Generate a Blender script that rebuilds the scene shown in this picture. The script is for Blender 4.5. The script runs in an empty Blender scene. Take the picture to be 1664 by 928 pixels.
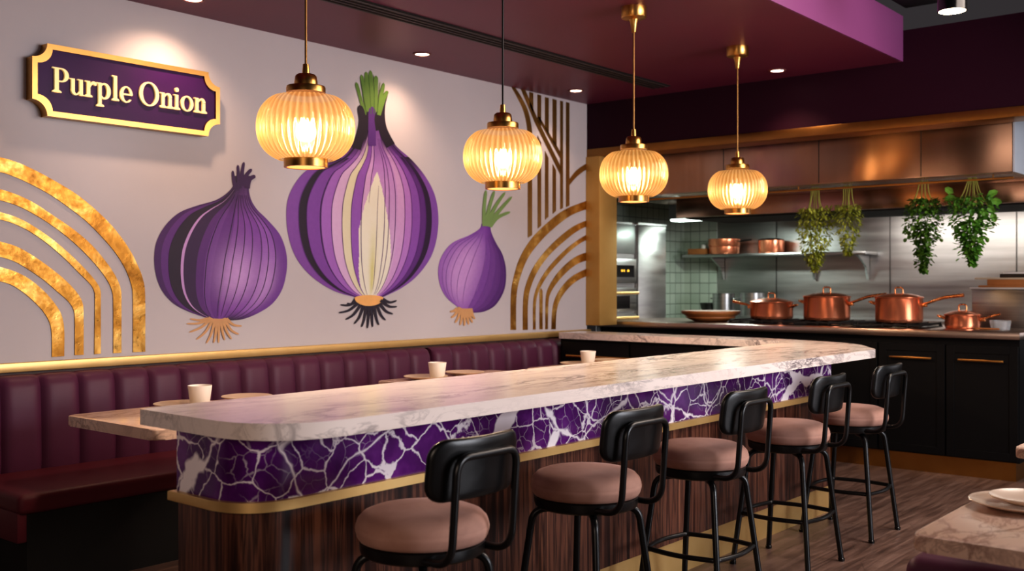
import bpy, bmesh, math, random
from mathutils import Vector, Matrix
random.seed(7)
PI = math.pi
C = bpy.context.scene.collection
sc = bpy.context.scene

# ------------------------------------------------------------------ camera calibration
F, PX0, PY0, CAMZ = 1690.0, 832.0, 460.0, 1.5
YAW = math.radians(39.8)
CY, SY = math.cos(YAW), math.sin(YAW)
YW = 5.78                                     # mural wall plane
def on_wall(px, py, Y=YW):
    """pixel of the photo -> (x, z) on the plane y = Y"""
    k = (px - PX0) / F
    d = Y / (SY - CY * k)
    return d * (CY + SY * k), CAMZ + (PY0 - py) * d / F

cam = bpy.data.cameras.new('camera'); co = bpy.data.objects.new('camera', cam); C.objects.link(co)
co.location = (0, 0, CAMZ); co.rotation_euler = (PI/2, 0, YAW - PI/2)
cam.sensor_width = 36; cam.lens = F / 1664 * 36; cam.shift_y = -4 / 1664
cam.clip_start = .05
cam.dof.use_dof = True; cam.dof.focus_distance = 5.0; cam.dof.aperture_fstop = 2.6
sc.camera = co

# ------------------------------------------------------------------ materials
class N:
    def __init__(s, name):
        s.m = bpy.data.materials.new(name); s.m.use_nodes = True
        s.t = s.m.node_tree; s.b = s.t.nodes['Principled BSDF']; s.out = s.t.nodes['Material Output']
    def n(s, typ, **kw):
        o = s.t.nodes.new(typ)
        for k, v in kw.items():
            if k in o.inputs.keys() if isinstance(k, str) else False: o.inputs[k].default_value = v
            else: setattr(o, k, v)
        return o
    def l(s, a, b): s.t.links.new(a, b)
    def set(s, **kw):
        for k, v in kw.items():
            k = k.replace('_', ' ')
            for cand in s.b.inputs.keys():
                if cand.lower() == k.lower(): s.b.inputs[cand].default_value = v
        return s
    def coord(s, scale=(1,1,1), rot=(0,0,0), kind='Object'):
        tc = s.n('ShaderNodeTexCoord'); mp = s.n('ShaderNodeMapping')
        mp.inputs['Scale'].default_value = scale; mp.inputs['Rotation'].default_value = rot
        s.l(tc.outputs[kind], mp.inputs[0]); return mp.outputs[0]
    def noise(s, vec, scale, detail=4, rough=.55, dist=0):
        o = s.n('ShaderNodeTexNoise'); o.inputs['Scale'].default_value = scale
        o.inputs['Detail'].default_value = detail; o.inputs['Roughness'].default_value = rough
        o.inputs['Distortion'].default_value = dist
        if vec is not None: s.l(vec, o.inputs['Vector'])
        return o
    def ramp(s, fac, stops, interp='LINEAR'):
        r = s.n('ShaderNodeValToRGB'); e = r.color_ramp.elements; r.color_ramp.interpolation = interp
        while len(e) < len(stops): e.new(.5)
        for q, (p, c) in zip(e, stops):
            q.position = p; q.color = c if len(c) == 4 else (*c, 1)
        s.l(fac, r.inputs[0]); return r.outputs[0]
    def math(s, op, a, b=None, clamp=False):
        o = s.n('ShaderNodeMath'); o.operation = op; o.use_clamp = clamp
        for i, v in enumerate((a, b)):
            if v is None: continue
            if isinstance(v, (int, float)): o.inputs[i].default_value = v
            else: s.l(v, o.inputs[i])
        return o.outputs[0]
    def mix(s, fac, a, b, blend='MIX'):
        o = s.n('ShaderNodeMix'); o.data_type = 'RGBA'; o.blend_type = blend
        for i, v in ((0, fac), (6, a), (7, b)):
            if isinstance(v, (int, float)): o.inputs[i].default_value = v
            elif isinstance(v, tuple): o.inputs[i].default_value = v if len(v) == 4 else (*v, 1)
            else: s.l(v, o.inputs[i])
        return o.outputs[2]
    def bump(s, h, strength=.2, dist=.01):
        o = s.n('ShaderNodeBump'); o.inputs['Strength'].default_value = strength; o.inputs['Distance'].default_value = dist
        s.l(h, o.inputs['Height']); s.l(o.outputs[0], s.b.inputs['Normal'])
    def base(s, c): s.l(c, s.b.inputs['Base Color'])

def S(r, g, b):      # 8-bit sRGB -> linear
    f = lambda v: ((v/255 + .055)/1.055)**2.4 if v > 10 else v/255/12.92
    return (f(r), f(g), f(b), 1)
def plain(name, col, rough=.5, metal=0, var=.06, scale=8, bump=0, emis=None, es=0, **kw):
    n = N(name); v = n.coord()
    t = n.noise(v, scale, 5)
    c = n.mix(n.math('MULTIPLY', t.outputs[0], 1.0), tuple(max(0, x*(1-var)) for x in col[:3]), tuple(min(1, x*(1+var)) for x in col[:3]))
    n.base(c); n.set(Roughness=rough, Metallic=metal, **kw)
    if bump: n.bump(n.noise(v, scale*12, 3).outputs[0], bump, .004)
    if emis: n.set(Emission_Color=emis, Emission_Strength=es)
    return n.m

M = {}
def brushed(name, c1, c2, rough, scale, aniso=0.0, bump=.05, metal=1.0):
    n = N(name); v = n.coord(scale)
    t = n.noise(v, 1.0, 6, .6)
    n.base(n.ramp(t.outputs[0], [(.3, c1), (.7, c2)])); n.set(Metallic=metal)
    k = .2 if bump > .01 else .03; r = n.ramp(t.outputs[0], [(.3, (rough*(1-k),)*3), (.7, (rough*(1+k),)*3)])
    n.l(r, n.b.inputs['Roughness'])
    if aniso:
        n.set(Anisotropic=aniso, Anisotropic_Rotation=.25); tg = n.n('ShaderNodeTangent'); tg.direction_type = 'RADIAL'; tg.axis = 'Z'; n.l(tg.outputs[0], n.b.inputs['Tangent'])
    if bump: n.bump(t.outputs[0], bump, .002)
    return n.m
M['brass'] = brushed('brushed_brass', S(196,146,82), S(204,155,90), .3, (6,6,6), bump=0)
M['brass_satin'] = brushed('satin_brass', S(224,186,122), S(230,195,134), .4, (6,6,6), bump=0, metal=.7)
M['brass_jamb'] = brushed('soft_brass', S(206,164,96), S(214,172,104), .58, (6,6,6), bump=0, metal=.75)
M['brass_dim'] = brushed('aged_brass', S(150,108,60), S(160,116,66), .4, (6,6,6), bump=0)
M['steel'] = brushed('brushed_steel', S(150,150,150), S(185,184,182), .32, (1,1,60))
M['steel_v'] = brushed('brushed_steel_warm', S(172,140,120), S(188,154,134), .22, (1,6,.1), aniso=.9, bump=0)
M['steel_dark'] = brushed('dark_steel', S(70,68,66), S(92,90,88), .4, (2,2,40))
M['steel_wall'] = brushed('steel_wall_panel', S(150,148,146), S(190,188,186), .36, (1,.5,8), bump=.1)
M['copper'] = brushed('polished_copper', S(240,150,112), S(244,158,120), .24, (2,2,6), bump=0, metal=.8)
M['copper_light'] = brushed('copper_handle', S(226,146,92), S(240,170,120), .26, (20,20,20), bump=.02)
def gold_leaf():
    n = N('gold_leaf'); v = n.coord()
    t = n.noise(v, 5, 5, .55, .4); t2 = n.noise(v, 30, 4, .6)
    n.base(n.ramp(t.outputs[0], [(.30, S(126,82,28)), (.5, S(168,118,48)), (.70, S(222,180,104))]))
    n.set(Metallic=.85); n.l(n.ramp(t2.outputs[0], [(.3, (.25,)*3), (.7, (.5,)*3)]), n.b.inputs['Roughness'])
    n.bump(n.math('ADD', t.outputs[0], n.math('MULTIPLY', t2.outputs[0], .3)), .35, .01)
    return n.m
M['gold_leaf'] = gold_leaf()
M['bronze'] = plain('bronze_line', S(150,112,60), .4, .8, .15, 6)
M['black'] = plain('black_powder_coat', S(15,15,16), .34, 0, .1, 30, .02)
M['blackgloss'] = plain('black_gloss', S(10,10,11), .2)
M['cabinet'] = plain('black_cabinet_paint', S(9,8,10), .55, 0, .1, 5, Specular_IOR_Level=.25)
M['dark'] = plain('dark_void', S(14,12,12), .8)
M['iron'] = plain('cast_iron', S(18,18,19), .55, 0, .2, 40, .1)
M['white_cup'] = plain('white_stoneware', S(240,232,224), .45, 0, .03)
M['plate'] = plain('glazed_plate', S(222,198,178), .18, 0, .04)
M['plate_dark'] = plain('saucer_glaze', S(205,180,152), .35, 0, .06)
M['lens'] = plain('lamp_lens', S(255,230,200), .4, emis=(1,.78,.55,1), es=14)
M['lens_dim'] = plain('small_lamp_lens', S(255,220,180), .4, emis=(1,.72,.48,1), es=5)
M['tube'] = plain('tube_light_lens', S(240,255,245), .4, emis=(.85,1,.92,1), es=7)
M['wood_tray'] = plain('warm_wood', S(178,112,62), .5, 0, .25, 14)
M['letter'] = plain('cream_gold_letter', S(250,222,158), .35, .1, .04, emis=S(250,215,140), es=.28)
M['stem_pale'] = plain('pale_stem', S(150,150,70), .5, 0, .2)
M['display'] = plain('oven_display', S(8,8,8), .15)
M['digit'] = plain('display_digits', S(250,200,60), .4, emis=S(250,190,60), es=1.2)
M['glass_dark'] = plain('oven_glass', S(8,9,9), .06)

def leaf_mat(name, c1, c2):
    n = N(name); v = n.coord(); t = n.noise(v, 18, 3)
    n.base(n.ramp(t.outputs[0], [(.3, c1), (.7, c2)])); n.set(Roughness=.5, Subsurface_Weight=.0)
    return n.m
M['dill'] = leaf_mat('yellow_green_leaf', S(128,140,30), S(186,190,84))
M['parsley'] = leaf_mat('dark_green_leaf', S(46,84,20), S(104,146,52))
M['basil'] = leaf_mat('bright_green_leaf', S(56,112,24), S(128,182,72))

def wall_paint():
    n = N('plaster_wall'); v = n.coord()
    t = n.noise(v, 1.4, 6); t2 = n.noise(v, 60, 3)
    n.base(n.mix(t.outputs[0], S(192,183,185), S(206,197,199))); n.set(Roughness=.7)
    n.bump(t2.outputs[0], .08, .003); return n.m
M['wall'] = wall_paint()
M['plum'] = plain('plum_paint', S(126,66,112), .5, 0, .08, 2.2, .03)
M['plum_ceiling'] = plain('plum_ceiling_paint', S(108,42,66), .42, 0, .08, 2.2, .03)
M['plum_dark'] = plain('dark_plum_paint', S(44,12,30), .6, 0, .1, 2.2, .03, Specular_IOR_Level=.15)
M['ceil_black'] = plain('black_ceiling', S(7,7,7), .9, Specular_IOR_Level=.1)
M['brown_panel'] = plain('brown_wall_panel', S(92,72,66), .6, 0, .1)

def leather(name, a, b):
    n = N(name); v = n.coord(); t = n.noise(v, 3, 5); t2 = n.noise(v, 160, 2)
    n.base(n.mix(t.outputs[0], a, b)); n.set(Roughness=.5, Specular_IOR_Level=.35)
    n.bump(t2.outputs[0], .06, .002); return n.m
M['leather'] = leather('oxblood_leather', S(78,34,60), S(94,46,76))
M['leather_seat'] = leather('oxblood_seat_leather', S(84,28,42), S(104,38,52))

def velvet():
    n = N('dusty_rose_velvet'); v = n.coord((1,1,1)); t = n.noise(v, 5, 6, .6, .5); t2 = n.noise(v, 220, 2)
    n.base(n.ramp(t.outputs[0], [(.3, S(160,118,104)), (.7, S(188,146,130))]))
    n.set(Roughness=.85, Sheen_Weight=.35, Sheen_Roughness=.4, Sheen_Tint=S(230,190,175))
    n.bump(n.math('ADD', t.outputs[0], n.math('MULTIPLY', t2.outputs[0], .3)), .1, .004); return n.m
M['velvet'] = velvet()

def white_marble(name, base1, base2, vein, scale=(1,1,1), rough=.14, width=.03, off=(0,0,0)):
    n = N(name); v = n.coord(scale, (.3,.2,.5))
    v0 = v; ad_ = n.n('ShaderNodeVectorMath'); n.l(v0, ad_.inputs[0]); ad_.inputs[1].default_value = off; v = ad_.outputs[0]
    d = n.noise(v, 1.7, 6, .6, .9)
    r1 = n.math('ABSOLUTE', n.math('SUBTRACT', d.outputs[0], .5))
    d2 = n.noise(v, 4.5, 8, .65, 1.2)
    r2 = n.math('ABSOLUTE', n.math('SUBTRACT', d2.outputs[0], .5))
    m = n.noise(v, 1.1, 3)
    v1 = n.ramp(r1, [(0, (1,1,1)), (width, (0,0,0))])
    v2 = n.ramp(r2, [(0, (.7,.7,.7)), (width*.9, (0,0,0))])
    msk = n.ramp(m.outputs[0], [(.38, (.1,)*3), (.62, (1,)*3)])
    fac = n.math('MULTIPLY', n.math('MAXIMUM', v1, v2), msk)
    cloud = n.noise(v, 1.3, 5)
    b = n.mix(cloud.outputs[0], base1, base2)
    n.base(n.mix(fac, b, vein)); n.set(Roughness=rough, Specular_IOR_Level=.5); return n.m
M['marble'] = white_marble('white_counter_marble', S(232,214,206), S(246,236,231), S(112,102,106), (.6,2.2,2.2), .17, .036)
M['marble_warm'] = white_marble('warm_table_marble', S(228,194,174), S(240,212,196), S(168,136,124), (1.0,2.0,2.0), .22, .045, (3.7,1.3,2.2))

def purple_marble():
    n = N('purple_vein_marble'); v = n.coord((1,1,1.0), (0,.5,0))
    def warp(scale, amt, detail=2):
        dn = n.noise(v, scale, detail, .5); dd = n.n('ShaderNodeVectorMath'); dd.operation = 'MULTIPLY_ADD'
        n.l(dn.outputs[1], dd.inputs[0]); dd.inputs[1].default_value = (amt,)*3; n.l(v, dd.inputs[2]); return dd.outputs[0]
    def vor(scale, vec):
        o = n.n('ShaderNodeTexVoronoi'); o.feature = 'DISTANCE_TO_EDGE'; o.inputs['Scale'].default_value = scale
        n.l(vec, o.inputs['Vector']); return o.outputs['Distance']
    big = vor(1.7, warp(3.5, .2, 4)); mid = vor(7.0, warp(8, .10, 5)); fine = vor(15.0, warp(14, .05, 4))
    w = n.noise(v, 3.2, 3)
    bigw = n.math('SUBTRACT', big, n.math('MULTIPLY', n.ramp(w.outputs[0], [(.48, (0,)*3), (.72, (1,)*3)]), .06))
    b1 = n.ramp(bigw, [(.0, (1,)*3), (.012, (.0,)*3)])
    wm = n.math('MULTIPLY', n.ramp(n.noise(v, 5, 3).outputs[0], [(.46, (0,)*3), (.74, (1,)*3)]), .035)
    m1 = n.ramp(n.math('SUBTRACT', mid, wm), [(.0, (.9,)*3), (.012, (.5,)*3), (.024, (.0,)*3)])
    f1 = n.ramp(fine, [(.0, (.5,)*3), (.018, (.3,)*3), (.035, (0,)*3)])
    mask = n.ramp(n.noise(v, 3.6, 3).outputs[0], [(.45, (0,)*3), (.6, (1,)*3)])
    fac = n.math('MAXIMUM', b1, n.math('MAXIMUM', m1, n.math('MULTIPLY', f1, mask)), True)
    cl = n.noise(v, 5, 6)
    pur = n.ramp(cl.outputs[0], [(.3, S(60,14,72)), (.52, S(92,32,112)), (.75, S(126,58,146))])
    n.base(n.mix(fac, pur, S(250,240,244))); n.set(Roughness=.14); return n.m
M['purple_marble'] = purple_marble()

def rosewood():
    n = N('rosewood_veneer'); v = n.coord((1,1,.035)); v2 = n.coord((1,1,.12))
    t = n.noise(v, 26, 5, .6, .35); t2 = n.noise(v2, 7, 4, .5, .6)
    f = n.math('ADD', n.math('MULTIPLY', t.outputs[0], .7), n.math('MULTIPLY', t2.outputs[0], .3))
    n.base(n.ramp(f, [(.38, S(30,13,11)), (.46, S(66,38,30)), (.51, S(110,70,54)), (.56, S(50,27,22)), (.64, S(128,84,64))]))
    n.set(Roughness=.34); n.bump(t.outputs[0], .05, .002); return n.m
M['rosewood'] = rosewood()

def floor_mat():
    n = N('dark_wood_floor'); v = n.coord((1,1,1), (0,0,math.radians(62)))
    br = n.n('ShaderNodeTexBrick'); n.l(v, br.inputs['Vector'])
    br.inputs['Scale'].default_value = 1.0; br.inputs['Brick Width'].default_value = 1.1; br.inputs['Row Height'].default_value = .19
    br.inputs['Mortar Size'].default_value = .0025; br.offset = .37
    br.inputs['Color1'].default_value = (.55,.55,.55,1); br.inputs['Color2'].default_value = (.85,.85,.85,1); br.inputs['Mortar'].default_value = (.2,.2,.2,1)
    vg = n.coord((1.2,14,1), (0,0,math.radians(62)))
    g = n.noise(vg, 1.6, 6, .6, .8)
    col = n.ramp(g.outputs[0], [(.3, S(82,64,58)), (.5, S(122,96,86)), (.7, S(152,124,112))])
    n.base(n.mix(1.0, col, n.mix(.5, br.outputs[0], (1,1,1,1)), 'MULTIPLY'))
    n.l(n.ramp(g.outputs[0], [(.3, (.28,)*3), (.7, (.4,)*3)]), n.b.inputs['Roughness'])
    n.bump(br.outputs[1], -.15, .003); return n.m
M['floor'] = floor_mat()

def tile_mat():
    n = N('white_square_tile'); tc = n.n('ShaderNodeTexCoord'); sx = n.n('ShaderNodeSeparateXYZ'); n.l(tc.outputs['Object'], sx.inputs[0])
    cb = n.n('ShaderNodeCombineXYZ'); n.l(n.math('ADD', sx.outputs[0], sx.outputs[1]), cb.inputs[0]); n.l(sx.outputs[2], cb.inputs[1])
    br = n.n('ShaderNodeTexBrick'); br.offset = 0; n.l(cb.outputs[0], br.inputs['Vector'])
    br.inputs['Scale'].default_value = 1; br.inputs['Brick Width'].default_value = .125; br.inputs['Row Height'].default_value = .125; br.inputs['Mortar Size'].default_value = .005
    br.inputs['Color1'].default_value = S(190,198,182); br.inputs['Color2'].default_value = S(176,186,170); br.inputs['Mortar'].default_value = S(120,126,116)
    n.base(br.outputs[0]); n.set(Roughness=.2); n.bump(br.outputs[1], -.3, .004); return n.m
M['tile'] = tile_mat()

def shade_mat():
    n = N('ribbed_amber_glass'); t = n.t
    for nd in (n.b,): t.nodes.remove(nd)
    tc = n.n('ShaderNodeTexCoord'); sx = n.n('ShaderNodeSeparateXYZ'); n.l(tc.outputs['Object'], sx.inputs[0])
    ang = n.math('ARCTAN2', sx.outputs[1], sx.outputs[0])
    rib = n.math('POWER', n.math('ADD', n.math('MULTIPLY', n.math('COSINE', n.math('MULTIPLY', ang, 44.0)), .5), .5), 1.6)
    # bulb glow put into the emission: strongest round the equator, fading up and down
    zz = n.math('ABSOLUTE', sx.outputs[2])
    hot = n.ramp(n.math('MULTIPLY', zz, 5.5), [(0, (1,)*3), (.3, (.5,)*3), (1, (.3,)*3)])
    em = n.n('ShaderNodeEmission')
    n.l(n.ramp(rib, [(0, (.82,.36,.10,1)), (1, (1,.60,.25,1))]), em.inputs[0])
    n.l(n.math('MULTIPLY', n.math('ADD', n.math('MULTIPLY', rib, .45), .5), n.math('MULTIPLY', hot, 1.05)), em.inputs[1])
    tr = n.n('ShaderNodeBsdfTransparent'); tr.inputs[0].default_value = (1,.86,.62,1)
    tl = n.n('ShaderNodeBsdfTranslucent'); tl.inputs[0].default_value = S(255,180,100)
    gl = n.n('ShaderNodeBsdfGlossy'); gl.inputs['Roughness'].default_value = .15; gl.inputs[0].default_value = (1,.9,.75,1)
    rf = n.n('ShaderNodeBsdfRefraction'); rf.inputs['Roughness'].default_value = .28; rf.inputs['IOR'].default_value = 1.25; rf.inputs[0].default_value = S(255,218,150)
    def mx(f, a, b):
        o = n.n('ShaderNodeMixShader'); o.inputs[0].default_value = f; n.l(a, o.inputs[1]); n.l(b, o.inputs[2]); return o.outputs[0]
    s1 = mx(.45, tr.outputs[0], rf.outputs[0]); s2 = mx(.006, s1, tl.outputs[0]); s3 = mx(.08, s2, gl.outputs[0])
    ad = n.n('ShaderNodeAddShader'); n.l(s3, ad.inputs[0]); n.l(em.outputs[0], ad.inputs[1])
    n.l(ad.outputs[0], n.out.inputs[0]); return n.m
M['shade'] = shade_mat()
M['bulb'] = plain('frosted_bulb', S(255,240,215), .5, emis=(1,.80,.52,1), es=6)
def clear_mat():
    n = N('clear_plastic'); n.set(Base_Color=(.95,.95,.95,1), Roughness=.1, Transmission_Weight=.6, Alpha=.55); return n.m
M['clear'] = clear_mat()
def attr_paint():
    n = N('mural_paint'); a = n.n('ShaderNodeVertexColor'); a.layer_name = 'paint'
    v = n.coord(); t = n.noise(v, 30, 4)
    n.base(n.mix(.10, a.outputs[0], t.outputs[0], 'OVERLAY')); n.set(Roughness=.6); return n.m
M['paint'] = attr_paint()
def flat(name, c): M[name] = plain(name, c, .6, 0, .12, 14)
flat('paint_dark', S(38,14,52)); flat('paint_collar', S(24,6,32)); flat('paint_tan', S(206,156,108)); flat('paint_ink', S(38,30,48)); flat('paint_green', S(98,132,52)); flat('paint_green_pale', S(124,152,92)); flat('paint_green_dark', S(66,100,34))
flat('paint_peach', S(240,180,110)); flat('paint_neck', S(58,24,76))

# ------------------------------------------------------------------ mesh helpers
def newbm(): return bmesh.new()
def loft(bm, rings, caps=(True, True), closed=True):
    vs = [[bm.verts.new(p) for p in r] for r in rings]
    n = len(rings[0])
    for a, b in zip(vs, vs[1:]):
        for i in range(n if closed else n - 1):
            j = (i + 1) % n
            try: bm.faces.new((a[i], a[j], b[j], b[i]))
            except ValueError: pass
    if caps[0] and closed: bm.faces.new(list(reversed(vs[0])))
    if caps[1] and closed: bm.faces.new(vs[-1])
    return vs
def box(bm, x0, x1, y0, y1, z0, z1, bev=0, seg=2):
    r = bmesh.ops.create_cube(bm, size=1, matrix=Matrix.Translation(((x0+x1)/2, (y0+y1)/2, (z0+z1)/2)) @ Matrix.Diagonal((x1-x0, y1-y0, z1-z0, 1)))
    if bev:
        es = {e for v in r['verts'] for e in v.link_edges}
        bmesh.ops.bevel(bm, geom=list(es), offset=bev, segments=seg, affect='EDGES', profile=.5)
def lathe(bm, prof, n=32, c=(0,0,0), rib=None):
    rings = []
    for r, z in prof:
        rings.append([(c[0] + r*math.cos(2*PI*i/n), c[1] + r*math.sin(2*PI*i/n), c[2] + z) for i in range(n)])
    loft(bm, rings, (prof[0][0] > 1e-5, prof[-1][0] > 1e-5))
def tube(bm, pts, r, n=10, closed=False, taper=None):
    P = [Vector(p) for p in pts]; m = len(P); rings = []
    prev = None
    for i in range(m):
        a = P[i-1] if (i > 0 or closed) else P[i]; b = P[(i+1) % m] if (i < m-1 or closed) else P[i]
        t = (b - a).normalized()
        if prev is None:
            u = t.orthogonal().normalized()
        else:
            u = (prev - t * prev.dot(t))
            u = u.normalized() if u.length > 1e-6 else t.orthogonal().normalized()
        prev = u; w = t.cross(u)
        rr = r if taper is None else r * taper[i]
        rings.append([P[i] + rr * (math.cos(2*PI*k/n) * u + math.sin(2*PI*k/n) * w) for k in range(n)])
    if closed: rings.append(rings[0])
    if closed:
        vs = [[bm.verts.new(p) for p in q] for q in rings[:-1]]
        for i in range(len(vs)):
            a, b = vs[i], vs[(i+1) % len(vs)]
            # pick the twist that lines the last ring up with the first
            off = 0
            if i == len(vs) - 1: off = min(range(n), key=lambda o: (Vector(a[0].co) - Vector(b[o].co)).length)
            for k in range(n):
                bm.faces.new((a[k], a[(k+1) % n], b[(k+1+off) % n], b[(k+off) % n]))
    else: loft(bm, rings)
def arc_path(pts, rad, seg=6, closed=False):
    """polyline with rounded corners"""
    P = [Vector(p) for p in pts]; out = []; n = len(P)
    R = rad if isinstance(rad, (list, tuple)) else [rad]*n
    for i in range(n):
        if not closed and i in (0, n-1): out.append(P[i]); continue
        a, b, c = P[i-1], P[i], P[(i+1) % n]
        d1 = (a-b); d2 = (c-b); r = min(R[i], d1.length*.49, d2.length*.49)
        if r <= 1e-5: out.append(b); continue
        p, q = b + d1.normalized()*r, b + d2.normalized()*r
        for k in range(seg+1):
            t = k/seg; out.append((1-t)**2*p + 2*t*(1-t)*b + t*t*q)
    return out
def spline(pts, k=6, closed=False):
    P = [Vector(p) for p in pts]; n = len(P); out = []
    rng = range(n) if closed else range(n-1)
    for i in rng:
        g = (lambda j: P[j % n]) if closed else (lambda j: P[max(0, min(n-1, j))])
        p0, p1, p2, p3 = g(i-1), g(i), g(i+1), g(i+2)
        for s in range(k):
            t = s/k
            out.append(.5*((2*p1) + (p2-p0)*t + (2*p0-5*p1+4*p2-p3)*t*t + (3*p1-p0-3*p2+p3)*t**3))
    if not closed: out.append(P[-1])
    return out
def prism(bm, poly, z0, z1, bev=0, seg=2):
    a = [bm.verts.new((p[0], p[1], z0)) for p in poly]; b = [bm.verts.new((p[0], p[1], z1)) for p in poly]
    n = len(poly); fs = [bm.faces.new(list(reversed(a))), bm.faces.new(b)]
    for i in range(n): fs.append(bm.faces.new((a[i], a[(i+1) % n], b[(i+1) % n], b[i])))
    if bev:
        es = [e for f in fs[:2] for e in f.edges]
        bmesh.ops.bevel(bm, geom=es, offset=bev, segments=seg, affect='EDGES', profile=.5)
def obj(name, bm, mat, parent=None, loc=None, smooth=40, mats=None):
    bmesh.ops.recalc_face_normals(bm, faces=bm.faces)
    me = bpy.data.meshes.new(name); bm.to_mesh(me); bm.free()
    for m in (mats or [mat]): me.materials.append(m)
    if smooth:
        me.polygons.foreach_set('use_smooth', [True]*len(me.polygons)); me.set_sharp_from_angle(angle=math.radians(smooth))
    o = bpy.data.objects.new(name, me); C.objects.link(o)
    if parent: o.parent = parent
    if loc: o.location = loc
    return o
def thing(name, label, cat, loc=(0,0,0), rz=0, group=None):
    o = bpy.data.objects.new(name, None); C.objects.link(o); o.empty_display_size = .1
    o.location = loc; o.rotation_euler = (0,0,rz); o['label'] = label; o['category'] = cat
    if group: o['group'] = group
    return o
def tag(o, label, cat, group=None):
    o['label'] = label; o['category'] = cat
    if group: o['group'] = group
    return o
def struct(name, bm, mat, smooth=30):
    o = obj(name, bm, mat, smooth=smooth); o['kind'] = 'structure'; return o
def dup(root, loc, label, rz=0, group=None):
    r = root.copy(); C.objects.link(r); r.location = loc; r.rotation_euler = (0,0,rz); r['label'] = label
    if group: r['group'] = group
    for ch in list(root.children):
        c = ch.copy(); C.objects.link(c); c.parent = r
        for g in list(ch.children):
            d = g.copy(); C.objects.link(d); d.parent = c
    return r
def B(*a, **k):
    bm = newbm(); box(bm, *a, **k); return bm
def T(pts, r, n=10, closed=False, taper=None):
    bm = newbm(); tube(bm, pts, r, n, closed, taper); return bm
def L(prof, n=32, c=(0,0,0)):
    bm = newbm(); lathe(bm, prof, n, c); return bm

# ------------------------------------------------------------------ room shell
CZ = 3.2
struct('floor', B(-4, 12, -4.5, 7.2, -.08, 0), M['floor'])
struct('wall_left', B(-4, 8.05, YW, YW+.2, 0, 3.9), M['wall'])
struct('ceiling', B(-4, 8.06, 2.82, YW, CZ, 3.56), M['plum_ceiling'])
o = struct('trim_1', B(-4, 8.06, 2.805, 2.82, CZ, 3.55), M['plum'])
struct('ceiling_upper', B(-4, 8.3, -4.5, 2.84, 3.85, 3.95), M['ceil_black'])
# header above the kitchen pass, plum; continues to the right
struct('wall_back', B(8.06, 8.3, -4.5, YW+.2, 2.77, 3.44), M['plum_dark'])
struct('trim_2', B(8.045, 8.32, -4.5, YW, 2.695, 2.77, .004), M['brass_dim'])
struct('trim_3', B(8.03, 8.32, 5.62, YW, 1.10, 2.695, .004), M['brass_jamb'])
struct('trim_4', B(-4, 8.06, YW-.045, YW, 1.01, 1.062, .006), M['brass_satin'])
struct('baseboard_left', B(-4, 8.03, YW-.012, YW, .85, 1.01), M['brown_panel'])
struct('wall_front', B(-4.2, -4, -4.5, 7.2, 0, 3.9), M['plum_dark'])
struct('wall_right', B(-4, 12, -4.7, -4.5, 0, 3.9), M['plum_dark'])
# kitchen shell
struct('wall_kitchen_left', B(8.06, 11.3, 6.5, 6.7, 0, 3.1), M['tile'])
struct('wall_kitchen_back', B(11.1, 11.3, -4.5, 6.5, 0, 3.1), M['steel_wall'])
struct('wall_kitchen_tile', B(11.085, 11.1, 6.06, 6.5, 0, 3.1), M['tile'])
struct('ceiling_kitchen', B(8.3, 11.3, -4.5, 6.7, 3.1, 3.2), M['ceil_black'])
bm = newbm()
for y in (5.3, 4.0, 2.75, 1.5): box(bm, 11.088, 11.1, y-.004, y+.004, 1.1, 3.1)
struct('trim_5', bm, M['steel_dark'])
# ducts and rails in the black ceiling
bm = newbm()
box(bm, 5.9, 8.05, 2.35, 2.79, 3.60, 3.75, .02)
tag(obj('ceiling_duct', bm, plain('grey_duct', S(26,26,27), .7)), 'dark grey metal duct running along the plum soffit under the black ceiling', 'duct')
tag(obj('ceiling_pipe', T([(6.7, 2.80, 3.60), (6.7, .2, 3.60)], .014), plain('grey_pipe', S(34,34,35), .6)), 'thin grey conduit crossing the black ceiling beside the spotlight', 'pipe')
for k, (a, b) in enumerate((((7.3, 1.75), (7.9, .9)), ((6.9, 1.0), (7.9, .5)))):
    tag(obj('ceiling_cable', T(spline([(a[0], a[1], 3.8), ((a[0]+b[0])/2, (a[1]+b[1])/2, 3.66), (b[0], b[1], 3.55)], 5), .006, 6), plain('grey_cable%d' % k, S(60,60,62), .5)),
        ('thin grey cable drooping from the black ceiling just right of the spotlight', 'thin grey cable drooping from the black ceiling at the far right edge')[k], 'cable')

# ------------------------------------------------------------------ sign
YS = YW - .075
sg = thing('wall_sign', 'purple plaque sign with gold frame and scooped corners lettered Purple Onion', 'sign', (0, YW, 0))
TL, BL_, TR, BR_ = on_wall(52, 69, YS), on_wall(53, 187, YS), on_wall(358, 118, YS), on_wall(357, 222, YS)
sx0, sx1 = (TL[0]+BL_[0])/2, (TR[0]+BR_[0])/2
sz1 = (TL[1]+TR[1])/2; sz0 = (BL_[1]+BR_[1])/2
def scoop(x0, x1, z0, z1, r, n=8):
    p = []
    for cx, cz, a0 in ((x0, z0, 90), (x1, z0, 180), (x1, z1, 270), (x0, z1, 0)):
        for k in range(n+1):
            a = math.radians(a0 - 90*k/n)
            p.append((cx + r*math.cos(a), cz + r*math.sin(a)))
    return p
def wall_prism(bm, poly, y0, y1, bev=0):
    """poly in (x, z) extruded between y0 (wall side) and y1 (room side)"""
    a = [bm.verts.new((p[0], y0, p[1])) for p in poly]; b = [bm.verts.new((p[0], y1, p[1])) for p in poly]
    n = len(poly); f1 = bm.faces.new(a); f2 = bm.faces.new(list(reversed(b)))
    for i in range(n): bm.faces.new((a[i], b[i], b[(i+1) % n], a[(i+1) % n]))
    if bev: bmesh.ops.bevel(bm, geom=list(f2.edges), offset=bev, segments=2, affect='EDGES', profile=.5)
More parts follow.
